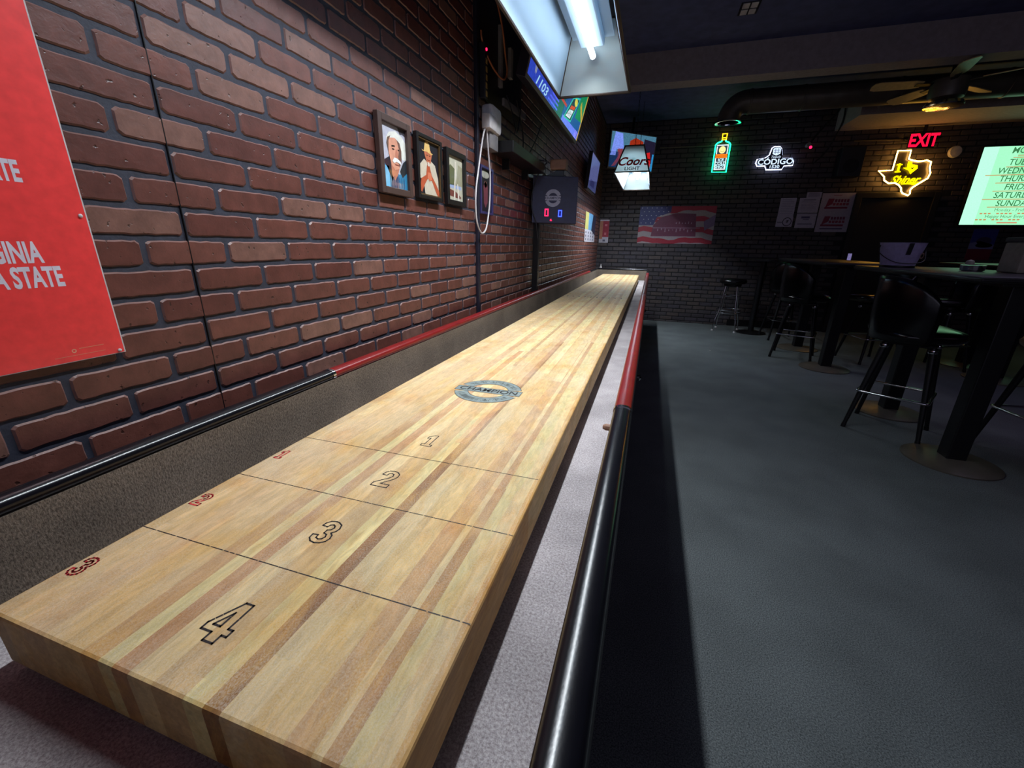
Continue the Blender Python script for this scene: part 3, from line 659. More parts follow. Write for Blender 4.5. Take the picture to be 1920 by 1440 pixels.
# black ledge
t = thing('wall_shelf', 'black narrow ledge mounted on the brick wall above the scoreboard', 'shelf', (XW+.007, 2.8, 1.66))
m = MB(); m.box(XW+.006, -.10, 2.37, 3.10, 1.665, 1.722, .003); m.build('shelf_board', MT['blackwood'], t)
for y in (2.55, 2.95):
    m = MB(); m.box(XW+.006, XW+.05, y-.006, y+.006, 1.61, 1.665, .001); m.build('bracket', MT['bmetal'], t)

# black backboard, power strip, brackets and loose cords behind the first screen
t = thing('cable_board', 'black board with metal brackets high on the wall behind the near screen', 'board', (XW+.007, 2.6, 1.9))
m = MB(); m.box(XW+.0065, XW+.014, 2.175, 2.88, 1.88, 2.75, .001); m.build('board', MT['blackwood'], t)
m = MB(); m.box(XW+.015, XW+.035, 2.44, 2.47, 1.99, 2.26, .002); m.build('bracket', MT['gplast'], t)
m = MB(); m.box(XW+.015, XW+.035, 2.60, 2.64, 2.08, 2.22, .002); m.build('bracket', MT['gplast'], t)
m = MB(); m.box(XW+.015, XW+.03, -.21, .21, -.018, .018, .002, M=Matrix.Translation((0, 2.72, 1.955)) @ Matrix.Rotation(math.radians(4), 4, 'X')); m.build('bracket', MT['gplast'], t)
t = thing('power_strip', 'black power strip with a red light on the wall beside the conduit', 'power strip', (XW+.014, 2.19, 1.86))
m = MB(); m.box(XW+.015, XW+.045, 2.178, 2.215, 1.865, 2.09, .004); m.build('strip_body', MT['plastic'], t)
for k in range(5):
    m = MB(); m.box(XW+.0452, XW+.048, 2.186, 2.206, 1.875+k*.033, 1.897+k*.033, .001); tag(m.build('outlet', mat('brass%d' % k, (150, 120, 70), .4) if k == 0 else D.materials['brass0'], t), 'tan outlet')
m = MB(); m.lathe([(.006, 0), (.006, .004)], (XW+.045, 2.196, 2.065), 10, 'X'); m.build('pilot_light', MT['rled'], t)
m = MB(); m.tube(smooth_path([(XW+.05, 2.33, 2.30), (XW+.06, 2.38, 2.22), (XW+.05, 2.46, 2.13), (XW+.05, 2.49, 2.07), (XW+.04, 2.47, 2.03), (XW+.04, 2.36, 2.02), (XW+.035, 2.24, 2.05), (XW+.03, 2.18, 2.10), (XW+.03, 2.17, 2.13)]), .0045, 7); tag(m.build('extension_cord', MT['cord'], smooth=True), 'orange brown cord looping over the black board', 'cord')
for k, pth in enumerate(([(XW+.04, 2.7, 2.0), (XW+.035, 2.86, 1.86), (XW+.03, 2.93, 1.75), (-.09, 3.0, 1.728), (-.085, 3.08, 1.735), (-.12, 3.12, 1.71), (-.16, 3.128, 1.66), (-.185, 3.13, 1.60), (-.20, 3.13, 1.52), (-.195, 3.13, 1.44), (-.165, 3.13, 1.36), (-.150, 3.15, 1.24)],
                         [(XW+.04, 3.3, 2.02), (XW+.03, 3.2, 1.9), (XW+.025, 3.05, 1.78), (XW+.045, 2.98, 1.728)],
                         [(XW+.03, 2.55, 1.98), (XW+.045, 2.62, 1.90), (XW+.03, 2.75, 1.84), (XW+.03, 2.82, 1.99)])):
    m = MB(); m.tube(smooth_path(pth), .0038, 7)
    tag(m.build('cable', MT['plastic'], smooth=True), ['black cable dropping in front of the scoreboard face', 'black cable dangling from the near screen to the ledge', 'short black cable sagging under the black board'][k], 'cable')

# TV high on the left wall, tilted down
def screen_thing(o, u, v, w, h, depth, label, art, mname='screen', bez=.012, cat='television', group=None, arm=None):
    o = Vector(o); u = Vector(u).normalized(); v = Vector(v).normalized(); M = frame_M(o, u, v)
    t = thing('television', label, cat, tuple(o), group)
    m = MB(); m.box(0, w, 0, h, -depth, 0, .003, M=M); m.build('housing', MT['plastic'], t)
    m = MB()
    for q in ((0, w, 0, bez*1.6), (0, w, h-bez, h), (0, bez, bez*1.6, h-bez), (w-bez, w, bez*1.6, h-bez)): m.box(q[0], q[1], q[2], q[3], 0, .003, M=M)
    m.build('bezel', MT['gplast'] if mname == 'screen' else MT['plastic'], t)
    a = Art(M @ Vector((bez, bez*1.6, .0008)), u, v, .0004); art(a, w-2*bez, h-2.6*bez); a.build('screen', MT[mname], t)
    if arm:
        m = MB(); m.tube([M @ Vector((w/2, h/2, -depth)), arm], .02, 8); m.build('mount_arm', MT['bmetal'], t)
    return t
def art1(a, w, h):
    a.rect(0, 0, w, h, (38, 42, 140)).up(); a.poly([(0, 0), (.60, 0), (.60, .11), (0, .20)], (44, 66, 180)); a.poly([(.58, 0), (.80, 0), (.95, h), (.66, h)], (8, 84, 88)); a.poly([(.78, 0), (w, 0), (w, h), (.95, h)], (16, 74, 150)); a.up()
    a.poly([(.80, .0), (1.34, 0), (1.36, .05), (.82, .035)], (104, 120, 240)); a.poly([(1.16, .10), (1.39, .12), (1.39, .30), (1.20, .26)], (8, 128, 84)); a.poly([(1.24, .19), (1.39, .12), (1.39, .15), (1.25, .225)], (200, 152, 20)); a.poly([(.42, .085), (.44, .10), (.86, .10), (.86, .085)], (176, 34, 50)); a.up()
    for k in range(3): a.rect(.42+.03*k, .012+.022*k, .66, .022+.022*k, (80, 92, 236))
    for k in range(2): a.poly([(.30+.1*k, .068+.02*k), (.62, .068+.02*k), (.62, .078+.02*k), (.32+.1*k, .078+.02*k)], (74, 84, 226))
    a.text('1103', .255, .026, .062, (160, 210, 242), shear=.35, xs=2.0, bold=.001); a.text('W', .115, .05, .05, (180, 182, 122), xs=.7)
    a.poly([(.842, .028), (1.063, .046), (1.188, .225), (.985, .182)], (40, 190, 170)); a.up(); a.poly([(.868, .038), (1.050, .054), (1.160, .208), (.992, .170)], (12, 60, 76)); a.up()
    a.poly([(.885, .045), (1.02, .058), (1.070, .118), (.950, .098)], (214, 228, 236)); a.poly([(.952, .103), (1.078, .124), (1.100, .148), (.975, .128)], (208, 62, 40)); a.ell(1.085, .172, .045, .022, (214, 206, 90)); a.up()
    a.text('SHOT', .955, .070, .028, (70, 66, 100), xs=1.5); a.text('COLD', .990, .088, .022, (70, 66, 100), xs=1.6)
    for k in range(3): a.poly([(1.26+.045*k, .0), (1.275+.045*k, 0), (1.30+.045*k, .05), (1.285+.045*k, .05)], (140, 120, 240))
    a.rect(w-.018, 0, w, h, (206, 168, 30))
screen_thing((-.005, 2.24, 1.955), (0, 1, 0), (.25, 0, .97), 1.43, .80, .05, 'big blue and green lit screen tilted down from the wall behind the near pendant lamp', art1, arm=(XW+.02, 2.95, 2.45))
def art2(a, w, h): a.rect(0, 0, w, h, (84, 92, 150)).up(); a.poly([(0, .2*h), (w, .4*h), (w, h), (0, h)], (120, 128, 196)); a.rect(.2*w, .1*h, .7*w, .3*h, (60, 64, 120))
screen_thing((-.155, 5.42, 1.84), (0, 1, 0), (.10, 0, 1), .74, .40, .04, 'small dim violet screen on the brick wall towards the corner', art2, 'screend', arm=(XW+.01, 5.8, 2.05))
def art3(a, w, h):
    a.rect(0, 0, w, h, (70, 116, 140)).up(); a.poly([(0, .0), (.24*w, 0), (.2*w, .45*h), (0, .45*h)], (20, 46, 84)); a.poly([(.02*w, .4*h), (.08*w, h), (.24*w, .97*h), (.30*w, .55*h), (.14*w, .52*h), (.13*w, .34*h), (.0, .34*h)], (120, 144, 236)); a.poly([(.16*w, .56*h), (.28*w, .56*h), (.26*w, .3*h), (.14*w, .05*h), (.06*w, .02*h), (.18*w, .3*h)], (130, 56, 66))
    a.poly([(.4*w, .4*h), (.42*w, .8*h), (.54*w, .9*h), (.72*w, .82*h), (.74*w, .4*h)], (150, 44, 22)); a.poly([(.70*w, .3*h), (.74*w, .9*h), (w, .85*h), (w, .2*h)], (30, 26, 48)); a.up(); a.poly([(.76*w, 0), (.78*w, .5*h), (.90*w, .55*h), (.94*w, .3*h), (.94*w, 0)], (196, 28, 30)); a.poly([(.78*w, .2*h), (.86*w, .3*h), (.9*w, .12*h), (.82*w, .08*h)], (120, 60, 190)); a.rect(.96*w, 0, w, .5*h, (40, 130, 190))
screen_thing((-.08, 6.72, 2.26), (.61, .46, -.02), (.05, -.12, .98), .76, .47, .05, 'hanging screen in the corner showing a person in a white shirt beside red figures', art3, 'screen', arm=(.2, 7.2, 2.98))

# calendar-like prints in the corner
t = thing('wall_calendar', 'yellow and blue printed calendar on the side wall near the corner', 'calendar', (XW+.008, 6.4, 1.25))
a = Art((XW+.008, 5.92, 1.25), (0, 1, 0), (0, 0, 1)); w, h = 1.05, .38
a.rect(0, 0, w, h, (190, 186, 200)).up(); a.poly([(0, .16), (0, h), (.3, h), (.3, .16)], (190, 182, 110)); a.poly([(.3, .16), (.3, h), (.75, h), (.7, .16)], (96, 146, 186)); a.poly([(.62, .16), (.75, h), (w, h), (w, .1)], (30, 36, 60)); a.up()
for i in range(3):
    for j in range(4): a.rect(.06+.24*j, .02+.045*i, .14+.24*j, .045+.045*i, (70, 70, 86))
a.build('calendar_print', MT['print'], t)
m = MB(); m.box(XW+.0062, XW+.0078, 5.92, 6.97, 1.25, 1.63); m.build('backing_sheet', MT['card'], t)
t = thing('wall_print', 'small red and orange print on the back wall in the corner', 'print', (-.14, YB-.008, 1.25))
a = Art((-.21, YB-.0085, 1.25), (1, 0, 0), (0, 0, 1)); a.rect(0, 0, .15, .36, (180, 176, 190)).up(); a.rect(.0, .06, .05, .34, (170, 112, 84)); a.rect(.05, .09, .15, .34, (150, 34, 56)); a.rect(.06, .02, .10, .05, (90, 90, 110)).up(); a.rect(.08, .12, .11, .16, (200, 110, 120)); a.rect(.08, .26, .12, .29, (200, 110, 120)); a.build('print_sheet', MT['print'], t)
m = MB(); m.box(-.211, -.059, YB-.008, YB-.0055, 1.249, 1.611); m.build('backing_sheet', MT['card'], t)
# small bottle standing on the far rail
m = MB(); m.lathe([(.018, 0), (.02, .01), (.02, .05), (.009, .075), (.009, .10), (.011, .103)], (-.09, 7.0, ZB+.02), 14); 
m2 = MB(); m2.box(-.21, .2, 6.84, 7.48, ZB-.02, ZB+.02, .004); tag(m2.build('corner_ledge', MT['blackwood']), 'dark ledge between the far table end and the back wall', 'ledge')
tag(m.build('wax_bottle', MT['wplast'], smooth=True), 'little white bottle standing on the ledge in the corner', 'bottle')

# scoreboard
SB = t = thing('scoreboard', 'dark electronic scoreboard on a post with red and blue zero digits', 'scoreboard', (-.18, 3.25, 0))
m = MB(); m.box(-.272, .100, 3.14, 3.30, 1.345, 1.652, .004, M=Matrix.Translation((.052, 0, 0)) @ Matrix.Identity(4) if False else None)
for v in m.bm.verts:
    if v.co.x < -.1: v.co.z += .012 if v.co.z > 1.5 else .006
    if v.co.x < XW+.02: v.co.x = XW+.012
m.build('scoreboard_box', MT['navy'], t)
m = MB(); m.box(-.201, -.158, 3.20, 3.245, 0, 1.36, .003).box(-.215, -.15, 3.17, 3.275, 0, .012, .002); m.build('post', MT['bmetal'], t)
m = MB(); m.box(-.150, .0, 3.17, 3.27, 1.652, 1.70, .004)
for v in m.bm.verts:
    if v.co.z > 1.69 and v.co.x < -.1: v.co.x += .09
m.build('top_wedge', MT['plastic'], t)
a = Art((-.072, 3.1375, 1.515), (1, 0, 0), (0, 0, 1), .0004); a.col((170, 166, 186))
a.arc(0, 0, .034, .058, 22, 158, (160, 158, 182), 16).arc(0, 0, .034, .058, 202, 338, (160, 158, 182), 16).rect(-.055, -.015, .055, .015, (160, 158, 182)); a.up(); a.text('CHAMPION', 0, 0, .0215, (54, 54, 78), bold=.0003); a.build('emblem', MT['print'], t)
def seven(a, cx, cy, w, h, th, rgb, segs='abcdef'):
    S_ = {'a': (-w/2, h/2-th, w/2, h/2), 'd': (-w/2, -h/2, w/2, -h/2+th), 'f': (-w/2, 0, -w/2+th, h/2-.002), 'b': (w/2-th, 0, w/2, h/2-.002), 'e': (-w/2, -h/2+.002, -w/2+th, 0), 'c': (w/2-th, -h/2+.002, w/2, 0), 'g': (-w/2+th, -th/2, w/2-th, th/2)}
    for k in segs: q = S_[k]; a.rect(cx+q[0], cy+q[1], cx+q[2], cy+q[3], rgb)
a = Art((-.114, 3.1375, 1.420), (1, 0, 0), (0, 0, 1), .0004); seven(a, 0, 0, .028, .050, .007, (255, 30, 80)); a.build('red_digit', MT['rled'], t)
a = Art((-.017, 3.1375, 1.414), (1, 0, 0), (0, 0, 1), .0004); seven(a, 0, 0, .027, .046, .006, (40, 60, 255)); a.build('blue_digit', MT['bled'], t)
a = Art((-.080, 3.1375, 1.374), (1, 0, 0), (0, 0, 1), .0004); seven(a, 0, 0, .014, .020, .004, (255, 30, 60), 'deg'); a.build('small_red_digit', MT['rled'], t)
m = MB(); m.box(-.085, .028, 3.17, 3.24, 1.664, 1.728, .006); tag(m.build('wood_block', MT['brownb']), 'tan wooden block lying on top of the scoreboard', 'block')
D.objects['wood_block'].location.z = .0365

for ch in SB.children:
    if ch.name.split('.')[0] != 'post': ch.rotation_euler.z = .20

# ------------------------------------------------------------------ things on the back wall
yb = YB-.0075
def sheet(name, x0, z0, x1, z1, label, cat, fn, group=None, pm='print', z_off=0.0, th=.002):
    t = thing(name, label, cat, ((x0+x1)/2, yb, z0), group)
    m = MB(); m.box(x0, x1, yb-th-z_off, yb+.0015, z0, z1); m.build('backing_sheet', MT['card'], t)
    a = Art((x0, yb-th-.0004-z_off, z0), (1, 0, 0), (0, 0, 1), .0004); fn(a, x1-x0, z1-z0); a.build('print_sheet', MT[pm], t); return t
def flag(a, w, h):
    a.rect(0, 0, w, h, (150, 140, 142)); a.up(); n = 14
    RD = (150, 26, 48)
    for s_ in range(0, 8, 2):
        top, bot = [], []
        for k in range(n+1):
            x = w*k/n; wv = .02*math.sin(k*.75+.3)+.012*math.sin(k*1.7)
            top.append((x, min(h, max(0, h-(s_*h/7.0)+wv))) if s_ else (x, h)); bot.append((x, min(h, max(0, h-((s_+.95)*h/7.0)+wv))))
        a.poly(bot + top[::-1], RD)
    a.up(); a.poly([(0, h*.5), (0, h), (.42*w, h), (.42*w, .84*h), (.24*w, .72*h), (.2*w, .5*h)], (44, 44, 104)); a.up()
    for i in range(5):
        for j in range(6):
            x, y = (.03+.065*j+(.03 if i % 2 else 0))*w, (.96-.1*i)*h
            if j*.065 < .40-.06*i: a.ell(x, y, .008, .008, (176, 172, 190), 8)
    a.poly([(.18*w, .2*h), (.2*w, .5*h), (.3*w, .72*h), (.5*w, .82*h), (.75*w, .80*h), (.78*w, .2*h)], (104, 44, 70)); a.up()
    a.rect(.2*w, .42*h, .82*w, .435*h, (160, 130, 146)); [a.rect((.26+.05*k)*w, (.34+.03*math.sin(k*2.1))*h, (.275+.05*k)*w, (.40+.02*math.sin(k*1.3))*h, (150, 120, 136)) for k in range(10)]; [a.rect((.5+.04*k)*w, .53*h, (.512+.04*k)*w, (.58+.015*math.sin(k*1.9))*h, (150, 120, 136)) for k in range(6)]; a.poly([(.86*w, .6*h), (w, .78*h), (w, .5*h), (.88*w, .36*h)], (110, 90, 124))
sheet('flag_print', .41, 1.25, 1.535, 1.805, 'wide stars and stripes print on the black brick wall', 'flag', flag)
PG = 'papers taped to the back wall'
LT = (176, 172, 196)
def lines(a, w, h, n, c=(120, 116, 146)):
    for k in range(n): a.rect(.12*w, h*(1-.1-.8*k/n), w*(.88 if k % 3 else .7), h*(1-.1-.8*k/n)+.004, c)
def pa(a, w, h): a.rect(0, 0, w, h, LT).up(); lines(a, w, h, 9)
def pb(a, w, h):
    a.rect(0, 0, w, h, LT).up(); a.rect(.06*w, .4*h, .42*w, .5*h, (110, 108, 130)); a.arc(.66*w, .5*h, .05, .060, 0, 360, (40, 38, 56), 20); a.rect(.61*w, .36*h, .65*w, .66*h, (40, 38, 56)); a.poly([(.66*w, .66*h), (.76*w, .66*h), (.70*w, .36*h), (.68*w, .36*h)], (40, 38, 56))
def pc(a, w, h): a.rect(0, 0, w, h, LT).up(); a.rect(.2*w, .84*h, .8*w, .88*h, (90, 86, 112)); lines(a, w, h*.85, 7)
def pd(a, w, h): a.rect(0, 0, w, h, LT).up(); a.rect(.25*w, .66*h, .68*w, .80*h, (84, 80, 120)); a.rect(.35*w, .55*h, .66*w, .60*h, (84, 80, 120)); a.rect(.12*w, .25*h, .84*w, .30*h, (84, 80, 110))
sheet('notice_sheet', 2.372, 1.64, 2.575, 1.902, 'leftmost white notice page with faint text on the back wall', 'notice', pa, PG)
sheet('notice_sheet', 2.368, 1.508, 2.58, 1.648, 'white notice with a black circled pictogram below the leftmost page', 'notice', pb, PG, z_off=.002)
sheet('notice_sheet', 2.69, 1.897, 2.874, 1.972, 'small white slip taped above the middle notices', 'notice', pc, PG)
sheet('notice_sheet', 2.614, 1.70, 2.868, 1.90, 'upper middle white notice beside the red lettered poster', 'notice', pc, PG, z_off=.002)
sheet('notice_sheet', 2.618, 1.494, 2.87, 1.691, 'lower middle white notice with a heavy centred heading', 'notice', pd, PG)
def pe(a, w, h):
    a.rect(0, 0, w, h, (170, 160, 180)).up(); Rd = (128, 26, 60)
    for z, hh in ((.60, .26), (.15, .26)):
        a.poly([(.16*w, (z+.03)*h), (.22*w, (z+hh)*h), (.40*w, (z+hh)*h), (.36*w, (z+.12)*h)], Rd); [a.rect((.42+.09*k)*w, (z+.17)*h, (.49+.09*k)*w, (z+.245)*h, (112, 30, 70)) for k in range(5)]; [a.rect((.38+.1*k)*w, (z+.085)*h, (.46+.1*k)*w, (z+.15)*h, (140, 50, 70)) for k in range(5)]; [a.rect((.44+.09*k)*w, (z+.19)*h, (.46+.09*k)*w, (z+.22)*h, (170, 160, 180)) for k in range(0)]; a.rect(.14*w, z*h, .84*w, (z+.05)*h, Rd)
    a.rect(.14*w, .07*h, .84*w, .10*h, (70, 50, 90)); a.rect(.35*w, .93*h, .6*w, .95*h, (150, 100, 120))
sheet('event_poster', 2.885, 1.441, 3.283, 1.957, 'large white poster with two blocks of red lettering beside the door', 'poster', pe)
def pf(a, w, h): a.rect(0, 0, w, h, (116, 26, 50)); a.up(); a.rect(0, .36*h, w, h, (52, 58, 150)); a.up(); a.poly([(0, .36*h), (0, .55*h), (.4*w, .62*h), (w, .5*h), (w, .36*h)], (122, 124, 180)); a.ell(.55*w, .62*h, .08, .05, (60, 54, 90)); a.ell(.6*w, .48*h, .09, .03, (44, 44, 84))
sheet('ski_poster', 4.715, 1.097, 4.975, 1.488, 'small blue and red poster under the glowing menu screen', 'poster', pf)

# menu screen
def artm(a, w, h):
    G1 = (150, 232, 180)
    a.rect(0, 0, w, h, G1).up(); a.poly([(0, 0), (.12*w, 0), (.12*w, h), (0, h)], (170, 244, 204)); a.rect(.28*w, .62*h, .45*w, h, (132, 214, 158)); a.up()
    DG = (50, 108, 66); OR = (176, 134, 88); x = .38*w
    for k, (s_, z) in enumerate((('MONDAY', .945), ('TUESDAY', .80), ('WEDNESDAY', .695), ('THURSDAY', .595), ('FRIDAY', .49), ('SATURDAY', .385), ('SUNDAY', .28))):
        a.text(s_, x, z*h, .098, DG, shear=.12, bold=.0008, xs=.92)
    for z, ww in ((.885, .10), (.86, .13), (.745, .16), (.645, .30), (.545, .2), (.44, .2), (.335, .26), (.235, .20)): a.rect(x-ww*w, z*h-.005, x+ww*w, z*h+.004, OR)
    a.text('Monday - Friday', x, .195*h, .052, (84, 136, 96), xs=1.0); [a.rect(x-.24*w+q*.033*w, .15*h-.008, x-.24*w+q*.033*w+.022*w, .15*h+.008, (176, 120, 80)) for q in range(15) if q % 5 != 3]; a.text('Happy Hour Everyday', x, .11*h, .054, (70, 120, 84), xs=1.0); [a.rect(x-.26*w+q*.033*w, .068*h-.008, x-.26*w+q*.033*w+.022*w, .068*h+.008, (176, 120, 80)) for q in range(16) if q % 4 != 3]; a.rect(x-.08*w, .02*h, x+.08*w, .036*h, (190, 110, 84))
t = screen_thing((4.47, 7.40, 1.515), (1, 0, 0), (0, 0, 1), 1.30, .945, .05, 'glowing mint green menu screen listing the days of the week', artm, 'menu', bez=.014)
m = MB(); m.box(4.9, 5.3, 7.44, 7.498, 1.8, 2.2); m.build('wall_mount', MT['bmetal'], t)

def ring_path(pts, y): return [(x, y, z) for x, z in pts]
# texas neon
t = thing('neon_sign', 'state outline neon sign glowing white and yellow above the door', 'neon sign', (3.75, 7.42, 1.9), 'lit signs on the back wall')
TX = [(3.601, 2.448), (3.742, 2.445), (3.743, 2.345), (3.786, 2.328), (3.851, 2.313), (3.9, 2.314), (3.939, 2.324), (3.991, 2.302), (3.995, 2.232), (4.019, 2.17), (4.008, 2.109), (3.969, 2.079), (3.923, 2.043), (3.872, 2.0), (3.855, 1.969), (3.864, 1.925), (3.85, 1.903), (3.782, 1.932), (3.76, 1.958), (3.749, 1.997), (3.713, 2.035), (3.666, 2.060), (3.595, 2.057), (3.536, 2.097), (3.525, 2.141), (3.444, 2.213), (3.598, 2.217)]
m = MB(); m.tube(ring_path(TX, 7.415), .0085, 8, closed=True); m.build('outline_tube', MT['nw'], t, smooth=True)
m = MB(); m.prism([(x, z) for x, z in TX], frame_M((0, 7.45, 0), (1, 0, 0), (0, 0, 1)), .004); m.build('backing_panel', mat('sign_backing', (38, 34, 34), .3), t)
a = Art((0, 7.418, 0), (1, 0, 0), (0, 0, 1)); a.text('I', 3.662, 2.238, .13, (255, 214, 0), bold=.006, xs=1.0); a.rect(3.630, 2.275, 3.692, 2.288, (255, 214, 0)); a.rect(3.630, 2.190, 3.692, 2.203, (255, 214, 0))
a.text('Shiner', 3.762, 2.095, .135, (255, 214, 0), bold=.0018, shear=.4, xs=.90)
a.poly([(3.731, 2.041), (3.812, 2.062), (3.9, 2.050), (3.914, 2.074), (3.925, 2.060), (3.90, 2.030), (3.81, 2.045)], (255, 214, 0))
MTX = [(3.745, 2.314), (3.79, 2.312), (3.795, 2.282), (3.86, 2.267), (3.867, 2.23), (3.832, 2.194), (3.807, 2.164), (3.778, 2.208), (3.708, 2.242), (3.752, 2.243)]
a.poly(MTX, (255, 214, 0)); a.build('yellow_lettering', MT['ny'], t)
a = Art((0, 7.4165, 0), (1, 0, 0), (0, 0, 1)); a.poly([(3.812, 2.215), (3.795, 2.238), (3.803, 2.248), (3.812, 2.240), (3.821, 2.248), (3.829, 2.238)], (70, 50, 10)); a.build('heart', MT['print'], t)
m = MB(); [m.tube([(x, 7.45, z), (x, 7.498, z)], .006, 6) for x, z in ((3.62, 2.42), (3.98, 2.2), (3.83, 1.95))]; m.build('standoffs', MT['bmetal'], t)

# bottle neon
t = thing('neon_sign', 'green bottle shaped neon sign with a white label on the back wall', 'neon sign', (1.47, 7.42, 2.25), 'lit signs on the back wall')
BT = [(1.448, 2.675), (1.445, 2.660), (1.40, 2.645), (1.374, 2.618), (1.376, 2.262), (1.569, 2.257), (1.571, 2.615), (1.548, 2.643), (1.505, 2.660), (1.502, 2.675)]
m = MB(); m.tube(smooth_path(ring_path(BT[:4], 7.42), 3) + ring_path(BT[4:6], 7.42) + smooth_path(ring_path(BT[6:], 7.42), 3), .008, 8); m.build('bottle_tube', MT['ng'], t, smooth=True)
m = MB(); m.tube(ring_path([(1.45, 2.680), (1.448, 2.757), (1.508, 2.758), (1.503, 2.682)], 7.42), .0075, 8, closed=True).tube(ring_path([(1.450, 2.705), (1.504, 2.707)], 7.42), .006, 6); m.build('cap_tube', MT['na'], t, smooth=True)
m = MB(); m.box(1.385, 1.56, 7.45, 7.455, 2.27, 2.64, .001); m.build('backing_panel', D.materials['sign_backing'], t)
a = Art((0, 7.425, 0), (1, 0, 0), (0, 0, 1)); WL = (226, 242, 246)
a.rect(1.395, 2.292, 1.550, 2.620, WL).up(); a.rect(1.408, 2.306, 1.537, 2.608, (54, 58, 66)).up()
a.ell(1.474, 2.552, .045, .048, (240, 226, 150)); a.rect(1.394, 2.446, 1.551, 2.498, (226, 116, 20)); a.text('ICE', 1.474, 2.420, .052, (190, 230, 240), bold=.002); a.text('COLD', 1.474, 2.375, .056, (200, 236, 244), bold=.002); a.text('SHOT', 1.474, 2.330, .056, (190, 232, 240), bold=.002)
a.up(); a.arc(1.474, 2.552, .022, .027, 200, 340, (150, 130, 60), 8); a.rect(1.40, 2.468, 1.545, 2.472, (180, 70, 10)); a.build('label_panel', MT['sign'], t)
m = MB(); [m.tube([(x, 7.42, z), (x, 7.498, z)], .005, 6) for x, z in ((1.40, 2.60), (1.55, 2.30), (1.47, 2.68))]; m.build('standoffs', MT['bmetal'], t)

# codigo sign: halo-lit board
t = thing('lit_sign', 'dark blue lit tequila sign with a white halo on the back wall', 'sign', (2.18, 7.42, 2.28), 'lit signs on the back wall')
CD = [(1.953, 2.367), (1.963, 2.41), (2.058, 2.423), (2.106, 2.459), (2.123, 2.542), (2.149, 2.558), (2.216, 2.555), (2.242, 2.529), (2.263, 2.461), (2.264, 2.415), (2.393, 2.41), (2.416, 2.376), (2.414, 2.326), (2.307, 2.321), (2.291, 2.279), (2.097, 2.281), (2.075, 2.329), (1.978, 2.328)]
m = MB(); m.prism([(x, z) for x, z in CD], frame_M((0, 7.43, 0), (1, 0, 0), (0, 0, 1)), .012); m.build('sign_board', mat('navy_board', (22, 30, 74), .35), t)
m = MB(); m.tube(ring_path([(2.184+(x-2.184)*1.03, 2.40+(z-2.40)*1.06) for x, z in CD], 7.452), .006, 6, closed=True); m.build('halo_tube', MT['nb'], t, smooth=True)
a = Art((0, 7.4172, 0), (1, 0, 0), (0, 0, 1)); BW = (206, 226, 250)
a.text('CÓDIGO', 2.188, 2.368, .098, BW, bold=.0022, xs=1.12); a.text('1530', 2.185, 2.305, .052, BW, bold=.001, xs=1.3); a.text('Tequila', 2.182, 2.432, .042, BW, shear=.3, xs=1.0)
a.poly([(2.135, 2.47), (2.135, 2.535), (2.16, 2.548), (2.21, 2.547), (2.232, 2.53), (2.232, 2.47), (2.184, 2.448)], BW); a.up(); NV = (22, 30, 74)
for dx in (-.018, .018): a.rect(2.184+dx-.003, 2.468, 2.184+dx+.003, 2.538, NV)
for dz in (2.49, 2.515): a.rect(2.145, dz-.003, 2.223, dz+.003, NV)
a.build('lettering', MT['sign'], t)
m = MB(); [m.tube([(x, 7.43, z), (x, 7.498, z)], .005, 6) for x, z in ((2.0, 2.36), (2.37, 2.36))]; m.build('standoffs', MT['bmetal'], t)

# exit sign
t = thing('exit_sign', 'red illuminated EXIT sign hanging above the door', 'exit sign', (3.83, 7.40, 2.46))
m = MB(); m.box(3.685, 3.965, 7.40, 7.43, 2.462, 2.636, .004); m.build('housing', MT['bmetal'], t)
m = MB(); m.tube([(3.83, 7.415, 2.636), (3.83, 7.415, 2.73)], .02, 8); m.build('stem', MT['bmetal'], t)
a = Art((3.838, 7.3995, 2.549), (1, 0, 0), (0, 0, 1)); a.text('EXIT', 0, 0, .205, (255, 20, 60), bold=.006, xs=.74); a.build('letters', MT['exitm'], t)
for s in (-1, 1):
    m = MB(); m.lathe([(.018, -.02), (.026, .0), (.028, .012)], (3.825+s*.175, 7.41, 2.585), 12, 'Y'); m.build('lamp_head', MT['bmetal'], t)
# round disc
m = MB(); m.lathe([(.070, .02), (.070, .0), (.060, -.016), (.0, -.02)], (4.24, 7.475, 2.42), 24, 'Y'); tag(m.build('smoke_alarm', MT['wplast'], smooth=True), 'round white disc shaped alarm between the exit sign and menu screen', 'alarm')
# conduits, speaker, camera
for x0, x1, z, lab in ((.60, 2.47, 2.63, 'thin grey pipe along the back wall behind the bottle and tequila signs'), (3.10, 3.62, 2.60, 'thin yellow lit pipe left of the exit sign')):
    m = MB(); m.tube([(x0, 7.485, z), (x1, 7.485, z-.01)], .009, 8); tag(m.build('wall_pipe', MT['steel'], smooth=True), lab, 'pipe')
m = MB(); m.box(.52, .60, 7.465, 7.498, 2.58, 2.68, .004); tag(m.build('junction_box', MT['plastic']), 'small dark junction box at the left end of the wall pipe', 'box')
t = thing('wall_speaker', 'black square loudspeaker on the wall left of the door neon', 'speaker', (3.08, 7.4, 2.13))
m = MB(); m.box(2.94, 3.21, 7.30, 7.495, 2.14, 2.50, .006); m.build('speaker_box', MT['plastic'], t)
m = MB(); m.lathe([(.09, 0), (.08, .006), (.03, .012)], (3.075, 7.292, 2.27), 20, 'Y'); m.build('speaker_cone', MT['bmetal'], t)
t = thing('security_camera', 'dark ceiling bracket with a small red tipped camera beside the tequila sign', 'camera', (2.6, 7.3, 2.45))
